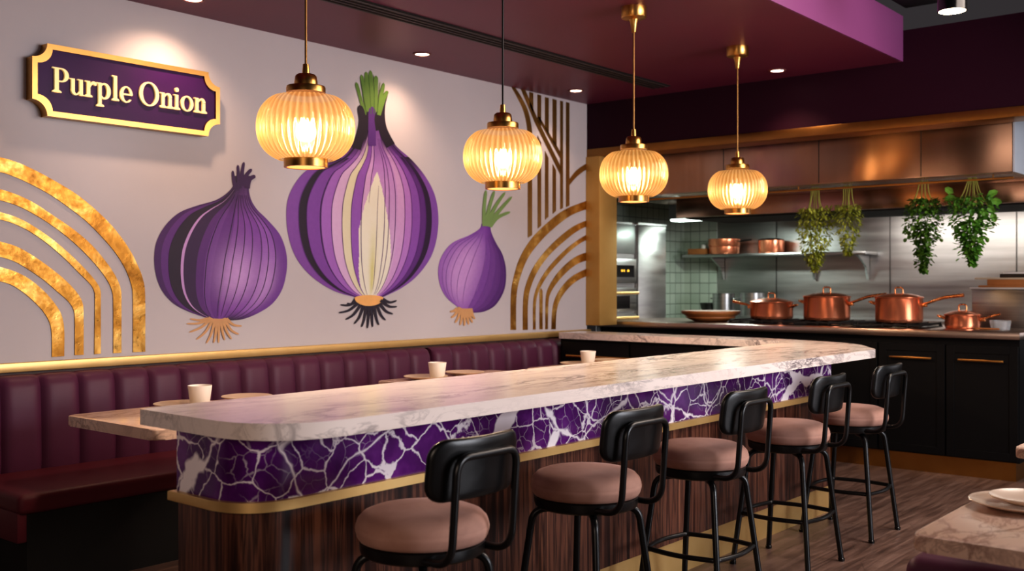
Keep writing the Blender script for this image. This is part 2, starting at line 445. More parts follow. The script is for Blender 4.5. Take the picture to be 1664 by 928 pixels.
outp = scoop(sx0, sx1, sz0, sz1, .085); inp = scoop(sx0+.03, sx1-.03, sz0+.03, sz1-.03, .085)
bm = newbm(); wall_prism(bm, inp, -.01, -.062)
sgpurple = N('sign_purple'); sgpurple.base(sgpurple.mix(sgpurple.noise(sgpurple.coord(), 2, 3).outputs[0], S(46,10,62), S(66,16,84))); sgpurple.set(Roughness=.4, Specular_IOR_Level=.2)
obj('panel', bm, sgpurple.m, sg, smooth=20)
bm = newbm()
n_ = len(outp)
ring = [[bm.verts.new((p[0], y, p[1])) for p in q] for q, y in ((outp, -.001), (outp, -.07), (outp, -.075), (inp, -.075), (inp, -.055))]
for a, b in zip(ring, ring[1:]):
    for i in range(n_): bm.faces.new((a[i], a[(i+1) % n_], b[(i+1) % n_], b[i]))
obj('frame', bm, M['brass'], sg, smooth=20)
# serif letters made of stems, serifs and bowls in a unit em (x-height 1)
def ell(cx, cy, rx, ry, a0=0, a1=360, n=28): return [(cx + rx*math.cos(math.radians(a0+(a1-a0)*i/n)), cy + ry*math.sin(math.radians(a0+(a1-a0)*i/n))) for i in range(n+1)]
ST = .235
def Rr(x0, x1, y0, y1): return [(x0,y0),(x1,y0),(x1,y1),(x0,y1)]
def serif(x0, x1, y, up):   # slab with bracket; up=+1 grows upward from y
    s = .07*up
    return [(x0,y),(x1,y),(x1,y+s),((x0+x1)/2+ST*.75,y+s*2.1),((x0+x1)/2-ST*.75,y+s*2.1),(x0,y+s)]
def band(outer, inner): return ('band', outer, inner)
def G(ch):
    if ch == 'P':
        H = 1.52
        return [Rr(.16,.16+ST*1.15,0,H), serif(0,.6,0,1), [(0,H),(.3,H),(.3,H-.08),(.1,H-.08),(0,H-.05)],
                band([(.25,H)] + ell(.62,H-.43,.46,.43,90,-90,20) + [(.25,H-.86)], [(.25,H-.08)] + ell(.58,H-.43,.24,.35,90,-90,20) + [(.25,H-.78)])], 1.12
    if ch == 'u':
        return [Rr(.12,.12+ST,.2,1), Rr(.66,.66+ST,0,1), [(-.02,1),(.3,1),(.3,.93),(.1,.93),(-.02,.96)], [(.52,1),(.8,1),(.8,.93),(.64,.93),(.52,.96)], [(.7,0),(1.0,.0),(1.0,.06),(.8,.1),(.7,.1)],
                band([(.12,.35)] + ell(.4,.28,.28,.3,180,330,14) + [(.7,.25)], [(.34,.36)] + ell(.46,.3,.13,.2,180,320,14) + [(.7,.32)])], 1.04
    if ch == 'r':
        return [Rr(.12,.12+ST,0,1), serif(-.02,.5,0,1), [(-.02,1),(.33,1),(.33,.92),(.1,.92),(-.02,.95)],
                band([(.32,.72)] + ell(.58,.72,.25,.3,160,60,10) + [(.74,.97)], [(.33,.58)] + ell(.6,.62,.2,.2,160,70,10) + [(.74,.80)]), ell(.69,.86,.105,.12,0,360,16)], .78
    if ch == 'p':
        return [Rr(.12,.12+ST,-.5,1), serif(-.02,.52,-.5,1), [(-.02,1),(.33,1),(.33,.92),(.1,.92),(-.02,.95)],
                band([(.25,.9)] + ell(.56,.5,.42,.52,125,-125,24) + [(.25,.1)], [(.3,.78)] + ell(.52,.5,.2,.41,125,-125,24) + [(.3,.22)])], 1.08
    if ch == 'l':
        return [Rr(.12,.12+ST,0,1.6), serif(-.02,.5,0,1), [(-.02,1.6),(.33,1.6),(.33,1.5),(.1,1.5),(-.02,1.55)]], .55
    if ch == 'e':
        return [band(ell(.46,.5,.46,.53,0,325,40), ell(.49,.5,.24,.44,0,318,40)), Rr(.18,.9,.46,.56), Rr(.72,.92,.5,.56)], .98
    if ch == 'O':
        return [band(ell(.74,.76,.74,.8,0,360,44), ell(.74,.76,.47,.7,0,360,44))], 1.55
    if ch == 'n':
        return [Rr(.12,.12+ST,0,1), Rr(.66,.66+ST,0,.66), serif(-.02,.5,0,1), serif(.54,1.03,0,1), [(-.02,1),(.33,1),(.33,.92),(.1,.92),(-.02,.95)],
                band([(.3,.8)] + ell(.62,.7,.275,.32,140,0,14), [(.3,.66)] + ell(.54,.66,.125,.22,140,0,14))], 1.06
    if ch == 'i':
        return [Rr(.12,.12+ST,0,1), serif(-.02,.5,0,1), [(-.02,1),(.33,1),(.33,.92),(.1,.92),(-.02,.95)], ell(.235,1.33,.15,.15,0,360,18)], .55
    if ch == 'o':
        return [band(ell(.5,.5,.5,.53,0,360,40), ell(.5,.5,.26,.44,0,360,40))], 1.06
LY0, LY1 = -.061, -.075
def letter_mesh(ch, X, Z, s):
    bm = newbm(); pcs, adv = G(ch)
    f = lambda p: (X + p[0]*s*.97, Z + p[1]*s)
    for li, pc in enumerate(pcs):
        LY1 = -.075 - li*.0003
        if isinstance(pc, tuple) and pc[0] == 'band':
            o_, i_ = [f(p) for p in pc[1]], [f(p) for p in pc[2]]
            m = min(len(o_), len(i_))
            def res(P, m=48):
                d = [0]
                for a, b in zip(P, P[1:]): d.append(d[-1] + math.dist(a, b))
                out = []
                for k in range(m):
                    t = d[-1]*k/(m-1); j = max(i for i in range(len(d)) if d[i] <= t + 1e-9); j = min(j, len(P)-2)
                    u = (t-d[j])/max(1e-9, d[j+1]-d[j]); out.append((P[j][0]+(P[j+1][0]-P[j][0])*u, P[j][1]+(P[j+1][1]-P[j][1])*u))
                return out
            O, I = (o_, i_) if len(o_) == len(i_) else (res(o_), res(i_))
            vf = [[bm.verts.new((p[0], y, p[1])) for p in q] for q, y in ((O, LY0), (O, LY1), (I, LY1), (I, LY0))]
            for a, b in zip(vf, vf[1:]):
                for k in range(len(O)-1): bm.faces.new((a[k], a[k+1], b[k+1], b[k]))
        else: wall_prism(bm, [f(p) for p in pc], LY0, LY1)
    return bm, adv*s*.97
text = 'Purple Onion'
tw = sum(.42 if c == ' ' else G(c)[1] for c in text) * .97
lx0, lz0 = on_wall(85, 149, YS); lx1, lz1 = on_wall(337, 185, YS)
s_ = (lx1 - lx0) / tw; x = lx0; zb = (lz0 + lz1)/2
for ch in text:
    if ch == ' ': x += .42*s_*.97; continue
    bm, adv = letter_mesh(ch, x, zb, s_); obj('letter', bm, M['letter'], sg, smooth=25); x += adv

# ------------------------------------------------------------------ mural: gold leaf arches
def strip(bm, outer, inner, scale, ox, oy, th=.006, smooth=True, k=5):
    f = lambda p: on_wall(p[0]/scale + ox, p[1]/scale + oy)
    O = [f(p) for p in outer]; I = [f(p) for p in inner]
    if smooth: O = spline([(a, b, 0) for a, b in O], k); I = spline([(a, b, 0) for a, b in I], k)
    vf = [[bm.verts.new((p[0], y, p[1])) for p in q] for q, y in ((O, -.0005), (O, -th), (I, -th), (I, -.0005))]
    n = min(len(O), len(I))
    for a, b in zip(vf, vf[1:]):
        for i in range(n-1): bm.faces.new((a[i], a[i+1], b[i+1], b[i]))
arch = thing('gold_arch', 'nested gold leaf arch bands on the white wall below the sign', 'wall art', (0, YW, 0))
AR = [
 ([(-150,35),(0,65),(60,82),(130,112),(220,160),(310,215),(390,280),(460,350),(520,430),(560,505),(583,570),(590,640),(590,857)],
  [(-150,95),(0,125),(60,145),(120,172),(200,215),(280,270),(350,325),(415,390),(470,455),(512,525),(535,590),(540,650),(540,859)]),
 ([(-150,160),(0,195),(70,218),(140,252),(220,305),(300,360),(370,420),(430,490),(470,550),(490,600),(493,650),(493,861)],
  [(-150,205),(0,240),(70,262),(130,292),(200,335),(270,387),(335,445),(395,510),(435,565),(455,610),(460,660),(460,863)]),
 ([(-150,250),(0,288),(80,315),(150,355),(220,405),(290,465),(350,525),(390,572),(407,605),(409,650),(409,865)],
  [(-150,280),(0,318),(60,337),(120,367),(190,415),(260,475),(320,535),(365,580),(382,610),(385,650),(383,867)]),
 ([(-150,370),(0,408),(70,430),(140,470),(210,520),(270,570),(315,620),(335,660),(339,710),(339,869)],
  [(-150,430),(0,470),(60,490),(120,525),(180,567),(230,610),(275,650),(298,685),(303,730),(303,871)]),
 ([(-150,475),(0,512),(60,530),(120,562),(180,612),(225,665),(250,710),(260,770),(260,875)],
  [(-150,535),(0,570),(50,587),(100,620),(145,660),(180,700),(203,745),(210,800),(210,878)])]
for o_, i_ in AR:
    bm = newbm(); strip(bm, o_, i_, 2.508, 0, 230); obj('arch_band', bm, M['gold_leaf'], arch, smooth=30)
arch2 = thing('gold_arch', 'nested gold leaf arch bands on the white wall beside the kitchen opening', 'wall art', (0, YW, 0))
AR2 = [
 ([(273,878),(274,760),(283,700),(305,630),(345,565),(400,510),(460,465),(540,433)], [(291,878),(292,770),(303,705),(330,635),(370,580),(420,530),(480,485),(540,462)]),
 ([(315,878),(316,780),(325,725),(350,665),(390,610),(440,560),(490,522),(540,500)], [(331,878),(332,785),(342,730),(368,672),(405,622),(455,575),(500,540),(540,520)]),
 ([(350,877),(350,790),(358,745),(378,700),(410,655),(455,608),(500,572),(540,548)], [(358,877),(359,790),(368,748),(390,705),(420,665),(465,618),(505,585),(540,565)]),
 ([(392,876),(393,780),(400,740),(425,695),(460,655),(500,625),(540,610)], [(400,876),(402,785),(410,750),(435,712),(470,675),(505,650),(540,638)]),
 ([(413,876),(416,810),(428,765),(455,722),(490,690),(540,665)], [(427,876),(430,815),(442,775),(468,738),(500,710),(540,690)])]
for o_, i_ in AR2:
    bm = newbm(); strip(bm, o_, i_, 2.11, 700, 120); obj('arch_band', bm, M['gold_leaf'], arch2, smooth=30)
bm = newbm(); strip(bm, [(372,876),(372,745),(377,736)], [(382,876),(382,745),(378,736)], 2.11, 700, 120, smooth=False); obj('arch_band', bm, M['gold_leaf'], arch2)
lines = thing('gold_line_pattern', 'upright and slanting bronze gold lines high on the wall above the right arch', 'wall art', (0, YW, 0))
LN = [([(275,44),(295,80),(318,130),(330,190),(332,250),(332,562)], [(289,49),(312,85),(333,130),(345,190),(346,250),(346,553)], True),
      ([(308,52),(355,165),(443,345)], [(323,56),(369,165),(446,322)], False),
      ([(337,62),(337,105)], [(350,66),(350,140)], False), ([(365,71),(365,165)], [(377,74),(377,180)], False), ([(365,212),(366,530)], [(377,237),(377,521)], False),
      ([(391,80),(391,190)], [(403,83),(403,210)], False), ([(391,265),(391,500)], [(402,288),(402,490)], False),
      ([(417,86),(417,232)], [(430,90),(430,252)], False), ([(417,310),(417,480)], [(428,330),(428,470)], False),
      ([(443,93),(443,465)], [(452,95),(452,460)], False), ([(463,97),(463,457)], [(474,100),(474,452)], False),
      ([(365,150),(443,290)], [(371,147),(443,268)], False), ([(474,382),(500,352),(540,322)], [(474,362),(500,330),(540,303)], True)]
for o_, i_, sm in LN:
    bm = newbm(); strip(bm, o_, i_, 2.11, 700, 120, smooth=sm); obj('line', bm, M['bronze'], lines, smooth=30)

# ------------------------------------------------------------------ mural: painted onions
def lerp(a, b, t): return a + (b-a)*t
def resample(P, m):
    d = [0]
    for a, b in zip(P, P[1:]): d.append(d[-1] + (Vector(b)-Vector(a)).length)
    out = []; j = 0
    for k in range(m):
        t = d[-1]*k/(m-1)
        while j < len(P)-2 and d[j+1] < t: j += 1
        u = (t-d[j])/max(1e-9, d[j+1]-d[j]); out.append(Vector(P[j]).lerp(Vector(P[j+1]), u))
    return out
def onion_bulb(parent, left, right, scale, ox, oy, colour, nm=150, nt=90, y=-.003, name='bulb', warp=None):
    """left and right outlines run top to bottom; colour(m, t) paints it"""
    f = lambda p: (*on_wall(p[0]/scale + ox, p[1]/scale + oy), 0)
    Lp = resample(spline([f(p) for p in left], 8), nt); Rp = resample(spline([f(p) for p in right], 8), nt)
    bm = newbm(); cl = bm.loops.layers.float_color.new('paint'); V = []
    for t in range(nt):
        V.append([bm.verts.new((lerp(Lp[t].x, Rp[t].x, m/nm), y, lerp(Lp[t].y, Rp[t].y, m/nm))) for m in range(nm+1)])
    for t in range(nt-1):
        for m in range(nm):
            fc = bm.faces.new((V[t][m], V[t+1][m], V[t+1][m+1], V[t][m+1]))
            c = colour((m+.5)/nm, (t+.5)/(nt-1))
            for lp in fc.loops: lp[cl] = c
    return obj(name, bm, M['paint'], parent, smooth=0), (Lp, Rp)
def meridian(bm, LR, ms, ts, w, y=-.0045):
    """thin painted line along meridian ms (function of t) between ts"""
    Lp, Rp = LR; n = len(Lp); P = []
    for i in range(n):
        t = i/(n-1)
        if ts[0] <= t <= ts[1]:
            m = ms(t) if callable(ms) else ms
            P.append(((lerp(Lp[i].x, Rp[i].x, m)), lerp(Lp[i].y, Rp[i].y, m)))
    q = []
    for i, p in enumerate(P):
        a, b = P[max(0, i-1)], P[min(len(P)-1, i+1)]
        d = Vector((b[0]-a[0], b[1]-a[1])); d.normalize() if d.length else None
        nrm = Vector((-d.y, d.x)); ww = w*math.sin(PI*min(1, max(0.08, i/(len(P)-1)*.92+.06)))**.5
        q.append((bm.verts.new((p[0]+nrm.x*ww, y, p[1]+nrm.y*ww)), bm.verts.new((p[0]-nrm.x*ww, y, p[1]-nrm.y*ww))))
    for a, b in zip(q, q[1:]): bm.faces.new((a[0], a[1], b[1], b[0]))
def blades(bm, items, scale, ox, oy, y=-.004, k=6):
    """tapered painted strokes: (points, width0, width1) in picture-crop units"""
    for bi, (pts, w0, w1) in enumerate(items):
        yb_ = y - bi*.00022
        P = spline([(p[0], p[1], 0) for p in pts], k); Q = []
        n = len(P)
        for i, p in enumerate(P):
            a, b = P[max(0, i-1)], P[min(n-1, i+1)]; d = (b-a).normalized(); nr = Vector((-d.y, d.x, 0))
            t = i/(n-1); w = lerp(w0, w1, t)/2
            if t > .8: w *= max(.02, math.sqrt(max(0, 1-((t-.8)/.2)**2)))
            u, v = p+nr*w, p-nr*w
            U, W = on_wall(u.x/scale+ox, u.y/scale+oy), on_wall(v.x/scale+ox, v.y/scale+oy)
            Q.append((bm.verts.new((U[0], yb_, U[1])), bm.verts.new((W[0], yb_, W[1]))))
        for a, b in zip(Q, Q[1:]): bm.faces.new((a[0], a[1], b[1], b[0]))
def rgb(*c): return S(*c)
def cmix(a, b, t):
    t = max(0, min(1, t)); return tuple(lerp(p, q, t) for p, q in zip(a, b))
def gauss(x, c, w): return math.exp(-((x-c)/w)**2)

# onion 1: whole, dark
on1 = thing('painted_onion', 'mural painting of a whole dark purple onion with tan roots, left of the cut onion', 'wall art', (0, YW, 0))
def col1(m, t):
    if m < .05: base = rgb(74,28,96)
    elif m < .10: base = rgb(96,44,124)
    elif m < .19: base = rgb(40,20,48)
    elif m < .205: base = rgb(196,150,206)
    elif m < .30: base = rgb(56,26,72)
    elif m < .36: base = rgb(92,42,118)
    elif m < .42: base = rgb(108,56,138)
    elif m < .52: base = rgb(100,46,130)
    elif m < .62: base = rgb(120,62,150)
    elif m < .78: base = rgb(128,68,160)
    elif m < .90: base = rgb(140,82,172)
    else: base = rgb(112,56,146)
    c = cmix(base, rgb(46,20,58), max(0, (.30-t)/.30)*.95)
    if m > .36:
        c = cmix(c, rgb(200,158,214), .9*gauss(t, .60, .13)*gauss(m, .62, .16) + .6*gauss(t, .62, .14)*gauss(m, .86, .07))
        c = cmix(c, rgb(40,20,48), (t-.80)*7*max(0, min(1, (m-.58)*6)))
    return c
_, LR = onion_bulb(on1, [(945,140),(952,172),(930,205),(880,238),(800,262),(730,290),(675,340),(640,400),(628,460),(632,530),(655,600),(700,655),(760,690),(850,722)],
    [(1030,140),(1014,180),(1020,230),(1045,275),(1090,320),(1140,380),(1165,450),(1168,520),(1150,600),(1110,660),(1050,700),(985,725),(920,730)], 2.508, 0, 230, col1)
bm = newbm()
for m in (.1,.37,.5,.56,.63,.70,.78,.84,.9): meridian(bm, LR, m, (.10, .92), .0026)
obj('skin_line', bm, M['paint_dark'], on1, smooth=0)
bm = newbm(); blades(bm, [([(965,200),(952,165),(947,118)],20,10), ([(975,190),(970,140),(968,95)],18,10), ([(985,180),(985,130),(993,83)],20,10), ([(990,180),(1002,140),(1025,112)],20,12), ([(1005,190),(1015,155),(1040,140)],24,14)], 2.508, 0, 230)
obj('neck_tuft', bm, M['paint_neck'], on1, smooth=0)
bm = newbm()
rt = [(772,722),(757,742),(768,778),(797,808),(838,823),(868,822),(888,822),(914,810),(942,806),(972,786),(984,752)]
blades(bm, [([(845+ (920-845)*i/10, 722), (lerp(845+75*i/10, p[0], .45), lerp(722, p[1], .62) + (6 if i in (0,1,9,10) else 0)), p], 13, 6) for i, p in enumerate(rt)] +
    [([(845,720),(882,735),(922,722)], 16, 14)], 2.508, 0, 230, -.0062)
obj('root', bm, M['paint_tan'], on1, smooth=0)

# onion 2: large, cut open
on2 = thing('painted_onion', 'mural painting of a large halved purple onion with cream core and green shoots', 'wall art', (0, YW, 0))
BD = [(0,(130,74,160)),(.07,(34,14,44)),(.117,(128,70,160)),(.193,(40,16,52)),(.205,(164,106,190)),(.266,(214,176,214)),(.332,(226,216,186)),(.389,(150,92,184)),(.455,(232,226,204)),(.64,(228,216,206)),(.685,(206,160,210)),(.752,(182,126,200)),(.803,(138,80,170)),(.865,(96,44,126)),(.906,(40,14,54)),(.951,(128,76,162))]
def col2(m, t):
    k = 0
    # lavender wedge left of the core narrows to a point toward the bottom
    for i, (b, c) in enumerate(BD):
        if m >= b: k = i
    c = rgb(*BD[k][1])
    if .385 < m < .70:
        # core: cream teardrop opening downward from the neck
        e = lerp(.49, .36, max(0, (t-.45)/.5))
        if m > .455: c = cmix(rgb(206,160,212) if m < .50 else rgb(186,134,204), rgb(222,190,216), (t-.3)*1.6)
        if t >= .34 and m > .44:
            hw = .145*math.sin(PI/2*max(0, min(1, (t-.34)/.5)))
            if abs(m-.545) < hw: c = rgb(236,230,212)
            c = cmix(c, rgb(214,206,120), .8*gauss(m, .54, .025)*min(1, max(0, (t-.55)*5))*max(0, 1-max(0, t-.86)*7))
        if t > .62 and .389 <= m < .455 and m > lerp(.455, .40, min(1, (t-.62)/.25)): c = rgb(234,228,208)
    if t < .24 and (m < .30 or m > .70): c = cmix(c, rgb(30,10,38), (.24-t)*9)
    elif t < .36 and (m < .16 or m > .86): c = cmix(c, rgb(30,10,38), (.36-t)*9)
    elif t < .3: c = cmix(c, rgb(84,34,116), (.3-t)*3.5)
    c = cmix(c, rgb(86,36,120), max(0, (.40-t))*1.2 if .5 < m < .95 else 0)
    return c
_, LR = onion_bulb(on2, [(384,168),(380,200),(368,240),(340,285),(300,325),(240,352),(195,368),(160,405),(135,455),(128,510),(135,580),(160,650),(210,710),(280,755),(352,777)],
    [(420,168),(430,205),(450,240),(480,290),(530,335),(575,390),(605,450),(616,520),(610,590),(590,650),(550,705),(500,745),(436,777)], 1.974, 400, 90, col2, 200, 110)
bm = newbm()
for m in (.07,.117,.2,.266,.332,.389,.455,.61,.64,.685,.752,.803,.865,.906): meridian(bm, LR, m, (.12, .97), .0032)
meridian(bm, LR, .5, (.1, .5), .003); meridian(bm, LR, .56, (.42, .9), .0022)
obj('layer_line', bm, plain('paint_violet', S(84,34,112), .6), on2, smooth=0)
bm = newbm()     # dark flared collar at the neck
f = lambda p: on_wall(p[0]/1.974+400, p[1]/1.974+90)
def polyf(bm, pts, y): bm.faces.new([bm.verts.new((*(lambda q: (q[0], y, q[1]))(f(p)),)) for p in pts])
blades(bm, [([(352,300),(368,245),(372,205),(362,160)], 30, 20), ([(462,290),(438,240),(432,195),(437,150),(450,116)], 30, 16), ([(384,240),(392,205),(388,180)], 22, 10), ([(425,240),(418,205),(422,180)], 22, 12)], 1.974, 400, 90, -.0056)
obj('collar', bm, M['paint_collar'], on2, smooth=0)
bm = newbm(); blades(bm, [([(402,290),(402,230),(402,164)], 26, 22)], 1.974, 400, 90, -.0062); obj('neck_layer', bm, plain('paint_neck_violet', S(86,40,120), .6), on2, smooth=0)
bm = newbm(); blades(bm, [([(378,190),(366,140),(351,86)],10,11), ([(388,190),(378,120),(368,62)],13,13), ([(394,190),(388,110),(383,52)],13,12), ([(403,190),(401,110),(397,48)],13,12), ([(412,190),(414,120),(415,65)],15,14), ([(422,190),(430,140),(440,88)],14,11), ([(424,192),(440,140),(452,114)],12,12)], 1.974, 400, 90, -.0050)
obj('green_shoot', bm, M['paint_green'], on2, smooth=0)
bm = newbm(); blades(bm, [([(384,185),(373,120),(364,70)],2,2), ([(399,188),(395,120),(390,56)],2,2), ([(408,188),(409,120),(406,60)],2.4,2), ([(418,188),(424,130),(428,85)],2.4,2)], 1.974, 400, 90, -.0066)
obj('shoot_line', bm, M['paint_green_dark'], on2, smooth=0)
bm = newbm(); bm.faces.new([bm.verts.new((p[0], -.0074, p[1])) for p in (f((392+46*math.cos(a), 778+(26 if math.sin(a) > 0 else 9)*math.sin(a))) for a in [2*PI*i/28 for i in range(28)])])
obj('basal_plate', bm, M['paint_peach'], on2, smooth=0)
bm = newbm()
r2 = [(322,795),(300,800),(294,826),(316,848),(344,862),(368,872),(387,876),(404,872),(424,866),(446,850),(470,830),(483,806),(482,786)]
blades(bm, [([(350+86*i/12, 782+14*math.sin(PI*i/12)), (lerp(350+86*i/12, p[0], .5), lerp(790, p[1], .62)+5), p], 11, 5) for i, p in enumerate(r2)], 1.974, 400, 90, -.005)
obj('root', bm, M['paint_ink'], on2, smooth=0)

# onion 3: small with green shoots
on3 = thing('painted_onion', 'mural painting of a small light purple onion with pale green shoots, below the second lamp', 'wall art', (0, YW, 0))
def col3(m, t):
    a, b, d = rgb(196,150,208), rgb(140,84,172), rgb(82,36,110)
    c = cmix(b, a, gauss(m, .33, .24)*gauss(t, .55, .32)*1.1)
    for e, k in ((.56,.25),(.66,.45),(.76,.65),(.84,.85),(.91,1)):
        if m > e + .06*math.sin(PI*t): c = cmix(b, d, k)
    if t < .2: c = cmix(c, rgb(118,60,156), (.2-t)*4)
    return c
_, LR = onion_bulb(on3, [(754,540),(748,556),(715,577),(660,602),(626,645),(615,690),(622,740),(645,780),(685,812)], [(783,540),(785,565),(800,600),(822,640),(833,690),(828,750),(800,800),(762,822),(716,826)], 1.974, 400, 90, col3, 110, 70)
bm = newbm()
for m in (.06,.12,.2,.3,.42,.56,.66,.76,.84,.91): meridian(bm, LR, (lambda t, m=m: m + (.05*math.sin(PI*t) if m > .5 else 0)), (.09, .88), .002)
obj('skin_line', bm, plain('paint_violet_mid', S(104,54,140), .6), on3, smooth=0)
bm = newbm(); blades(bm, [([(762,548),(762,490),(768,432)],13,9), ([(768,548),(778,490),(795,434)],13,9), ([(772,548),(795,490),(830,438)],15,8), ([(776,548),(805,505),(852,452)],16,8), ([(780,548),(805,520),(846,502)],15,8)], 1.974, 400, 90, -.0062)
obj('green_shoot', bm, M['paint_green_pale'], on3, smooth=0)
bm = newbm(); r3 = [(652,822),(655,842),(668,858),(684,866),(698,868),(712,864),(724,858),(732,846)]
blades(bm, [([(676+42*i/7, 812), (lerp(676+42*i/7, p[0], .5), lerp(812, p[1], .6)+2), p], 11, 5) for i, p in enumerate(r3)] + [([(676,812),(697,820),(720,816)], 14, 12)], 1.974, 400, 90, -.0062)
obj('root', bm, M['paint_tan'], on3, smooth=0)

# ------------------------------------------------------------------ ceiling fittings
vent = thing('linear_vent', 'long black slotted air vent let into the plum ceiling', 'vent', (0, 0, CZ))
obj('frame', B(2.2, 7.75, 4.68, 4.87, -.006, .0), M['dark'], vent)
bm = newbm()
for y in (4.70, 4.745, 4.79, 4.835): box(bm, 2.2, 7.74, y, y+.012, -.014, -.006)
obj('slat', bm, plain('vent_slat', S(60,48,46), .5), vent)
def downlight(x, y, label, e=1.0):
    t = thing('downlight', label, 'ceiling light', (x, y, CZ), 0, None)
    obj('ring', L([(.07,0),(.07,-.006),(.056,-.009),(.05,-.004),(.05,0)], 28), plain('downlight_ring', S(120,70,70), .5), t)
    obj('lens', L([(.05,-.003),(.03,-.006),(0,-.007)], 28), M['lens'], t)
    return t
dl = downlight(5.50, 5.45, 'round recessed ceiling downlight in front of the cut onion mural')
dl2 = dup(dl, (7.41, 5.44, CZ), 'round recessed ceiling downlight above the bronze line pattern')
dl3 = dup(dl, (7.74, 3.69, CZ), 'round recessed ceiling downlight right of the fourth pendant, near the plum header')
dl4 = dup(dl, (3.56, 5.45, CZ), 'round recessed ceiling downlight directly above the wall sign')
sp = thing('spotlight', 'black cylinder spotlight hanging from the black ceiling at top right', 'spotlight', (6.6, 2.0, 3.16))
obj('housing', L([(.085,0),(.085,.3),(.08,.31),(0,.31)], 32), M['blackgloss'], sp)
obj('stem', L([(.015,.3),(.015,.70)], 12), M['black'], sp)
obj('lens', L([(.078,-.001),(0,-.002)], 32), M['lens'], sp)

# ------------------------------------------------------------------ pendants
def pendant(loc, label, cordmat, canopy=True):
    t = thing('pendant_lamp', label, 'pendant lamp', loc, 0, 'amber pendant lamps over the bar')
    zc = CZ - loc[2]
    obj('canopy', L([(.0,zc),(.078,zc),(.078,zc-.062),(.074,zc-.067),(.03,zc-.075),(.022,zc-.10),(.014,zc-.145),(.014,zc-.155),(0,zc-.156)], 36), M['brass'], t)
    obj('cord', L([(.0055,.27),(.0055,zc-.15)], 10), cordmat, t)
    cap = obj('cap', L([(0,.295),(.013,.293),(.016,.262),(.016,.25),(.038,.248),(.046,.24),(.05,.215),(.05,.198),(.082,.196),(.084,.19),(.084,.168),(0,.167)], 36), M['brass'], t)
    n = 44*6; prof = []
    rows = 26
    for i in range(rows+1):
        a = lerp(math.radians(57), math.radians(-64), i/rows)
        c_, s_ = math.cos(a), math.sin(a)
        r = .207*abs(c_)**.72; z = .155*(abs(s_)**.92)*(1 if s_ > 0 else -1) + .018
        prof.append((r, z))
    bm = newbm(); rings = []
    for r, z in prof:
        amp = .0045*min(1, r/.16)
        rings.append([((r + amp*math.cos(44*2*PI*k/n))*math.cos(2*PI*k/n), (r + amp*math.cos(44*2*PI*k/n))*math.sin(2*PI*k/n), z) for k in range(n)])
    loft(bm, rings, (False, False)); obj('shade', bm, M['shade'], t, smooth=60)
    rb = obj('bottom_ring', L([(.082,-.155),(.094,-.155),(.094,-.118),(.082,-.118),(.082,-.155)], 44), M['brass'], t)
    obj('baffle', L([(.083,-.128),(0,-.128)], 40), M['brass'], t)
    obj('diffuser', L([(.083,-.150),(0,-.151)], 40), M['lens_dim'], t)
    obj('bulb', L([(0,.045),(.025,.04),(.042,.022),(.046,.0),(.042,-.022),(.025,-.04),(0,-.045)], 28), M['bulb'], t)
    return t
cordbrass = plain('brass_rod', S(150,112,66), .35, .8)
cordblack = plain('black_cord', S(20,16,16), .5)
ZL = 2.155
PEND = [((2.89,3.57,ZL), 'amber ribbed globe pendant lamp on brass rod, nearest and leftmost, before the cut onion', cordbrass),
        ((4.22,3.58,ZL), 'amber ribbed globe pendant lamp on black cord, above the small painted onion', cordblack),
        ((5.41,3.53,ZL), 'amber ribbed globe pendant lamp on brass rod, just right of the kitchen opening edge', cordbrass),
        ((6.80,3.55,ZL), 'amber ribbed globe pendant lamp on brass rod, farthest and smallest, before the hood', cordbrass)]
p0 = pendant(*PEND[0])
for loc, lab, cm in PEND[1:]:
    q = dup(p0, loc, lab)
    for ch in q.children:
        if ch.name.startswith('cord') and cm is cordblack:
            ch.data = ch.data.copy(); ch.data.materials[0] = cordblack
for loc, _, _ in PEND:
    ld = bpy.data.lights.new('pendant_light', 'POINT'); lo = bpy.data.objects.new('pendant_light', ld); C.objects.link(lo)
    lo.location = (loc[0], loc[1], loc[2]); ld.energy = 17; ld.color = (1,.70,.42); ld.shadow_soft_size = .05
    ld = bpy.data.lights.new('pendant_downlight', 'SPOT'); lo = bpy.data.objects.new('pendant_downlight', ld); C.objects.link(lo)
    lo.location = (loc[0], loc[1], loc[2]-.165); ld.energy = 62; ld.color = (1,.74,.52); ld.shadow_soft_size = .07; ld.spot_size = math.radians(166); ld.spot_blend = .6

# ------------------------------------------------------------------ bar
PY, PB, PXL, PXR = 2.76, 3.16, 2.0, 6.60
bar = thing('bar_counter', 'long bar front of purple veined marble over dark rosewood with brass trims', 'bar', (4.3, 2.95, 0))
def barpoly(off, rad=.2):
    x0, x1, y0, y1 = PXL-off-4.3, PXR+off-4.3, PY-off-2.95, PB+off-2.95
    return [(p.x, p.y) for p in arc_path([(x0,y1,0),(x0,y0,0),(x1,y0,0),(x1,y1,0)], [.0,rad+off,.02,.0], 12, True)]
for nm, off, z0, z1, mt, bv in (('marble_band', 0, .79, 1.008, 'purple_marble', 0), ('brass_trim', .022, .757, .79, 'brass_satin', .004), ('wood_panel', -.004, .175, .757, 'rosewood', 0), ('kick_plate', -.012, 0, .175, 'brass_satin', 0)):
    bm = newbm(); prism(bm, barpoly(off), z0, z1, bv); obj(nm, bm, M[mt], bar, smooth=30)
TZ0, TZ1 = 1.008, 1.062
bm = newbm()
top = arc_path([(1.95,3.32,0),(1.93,2.55,0),(6.82,2.55,0),(7.42,2.92,0),(7.68,3.75,0),(7.72,5.60,0),(7.36,5.60,0),(7.32,3.36,0)], [.02,.34,.035,.3,.3,.02,.02,.12], 12, True)
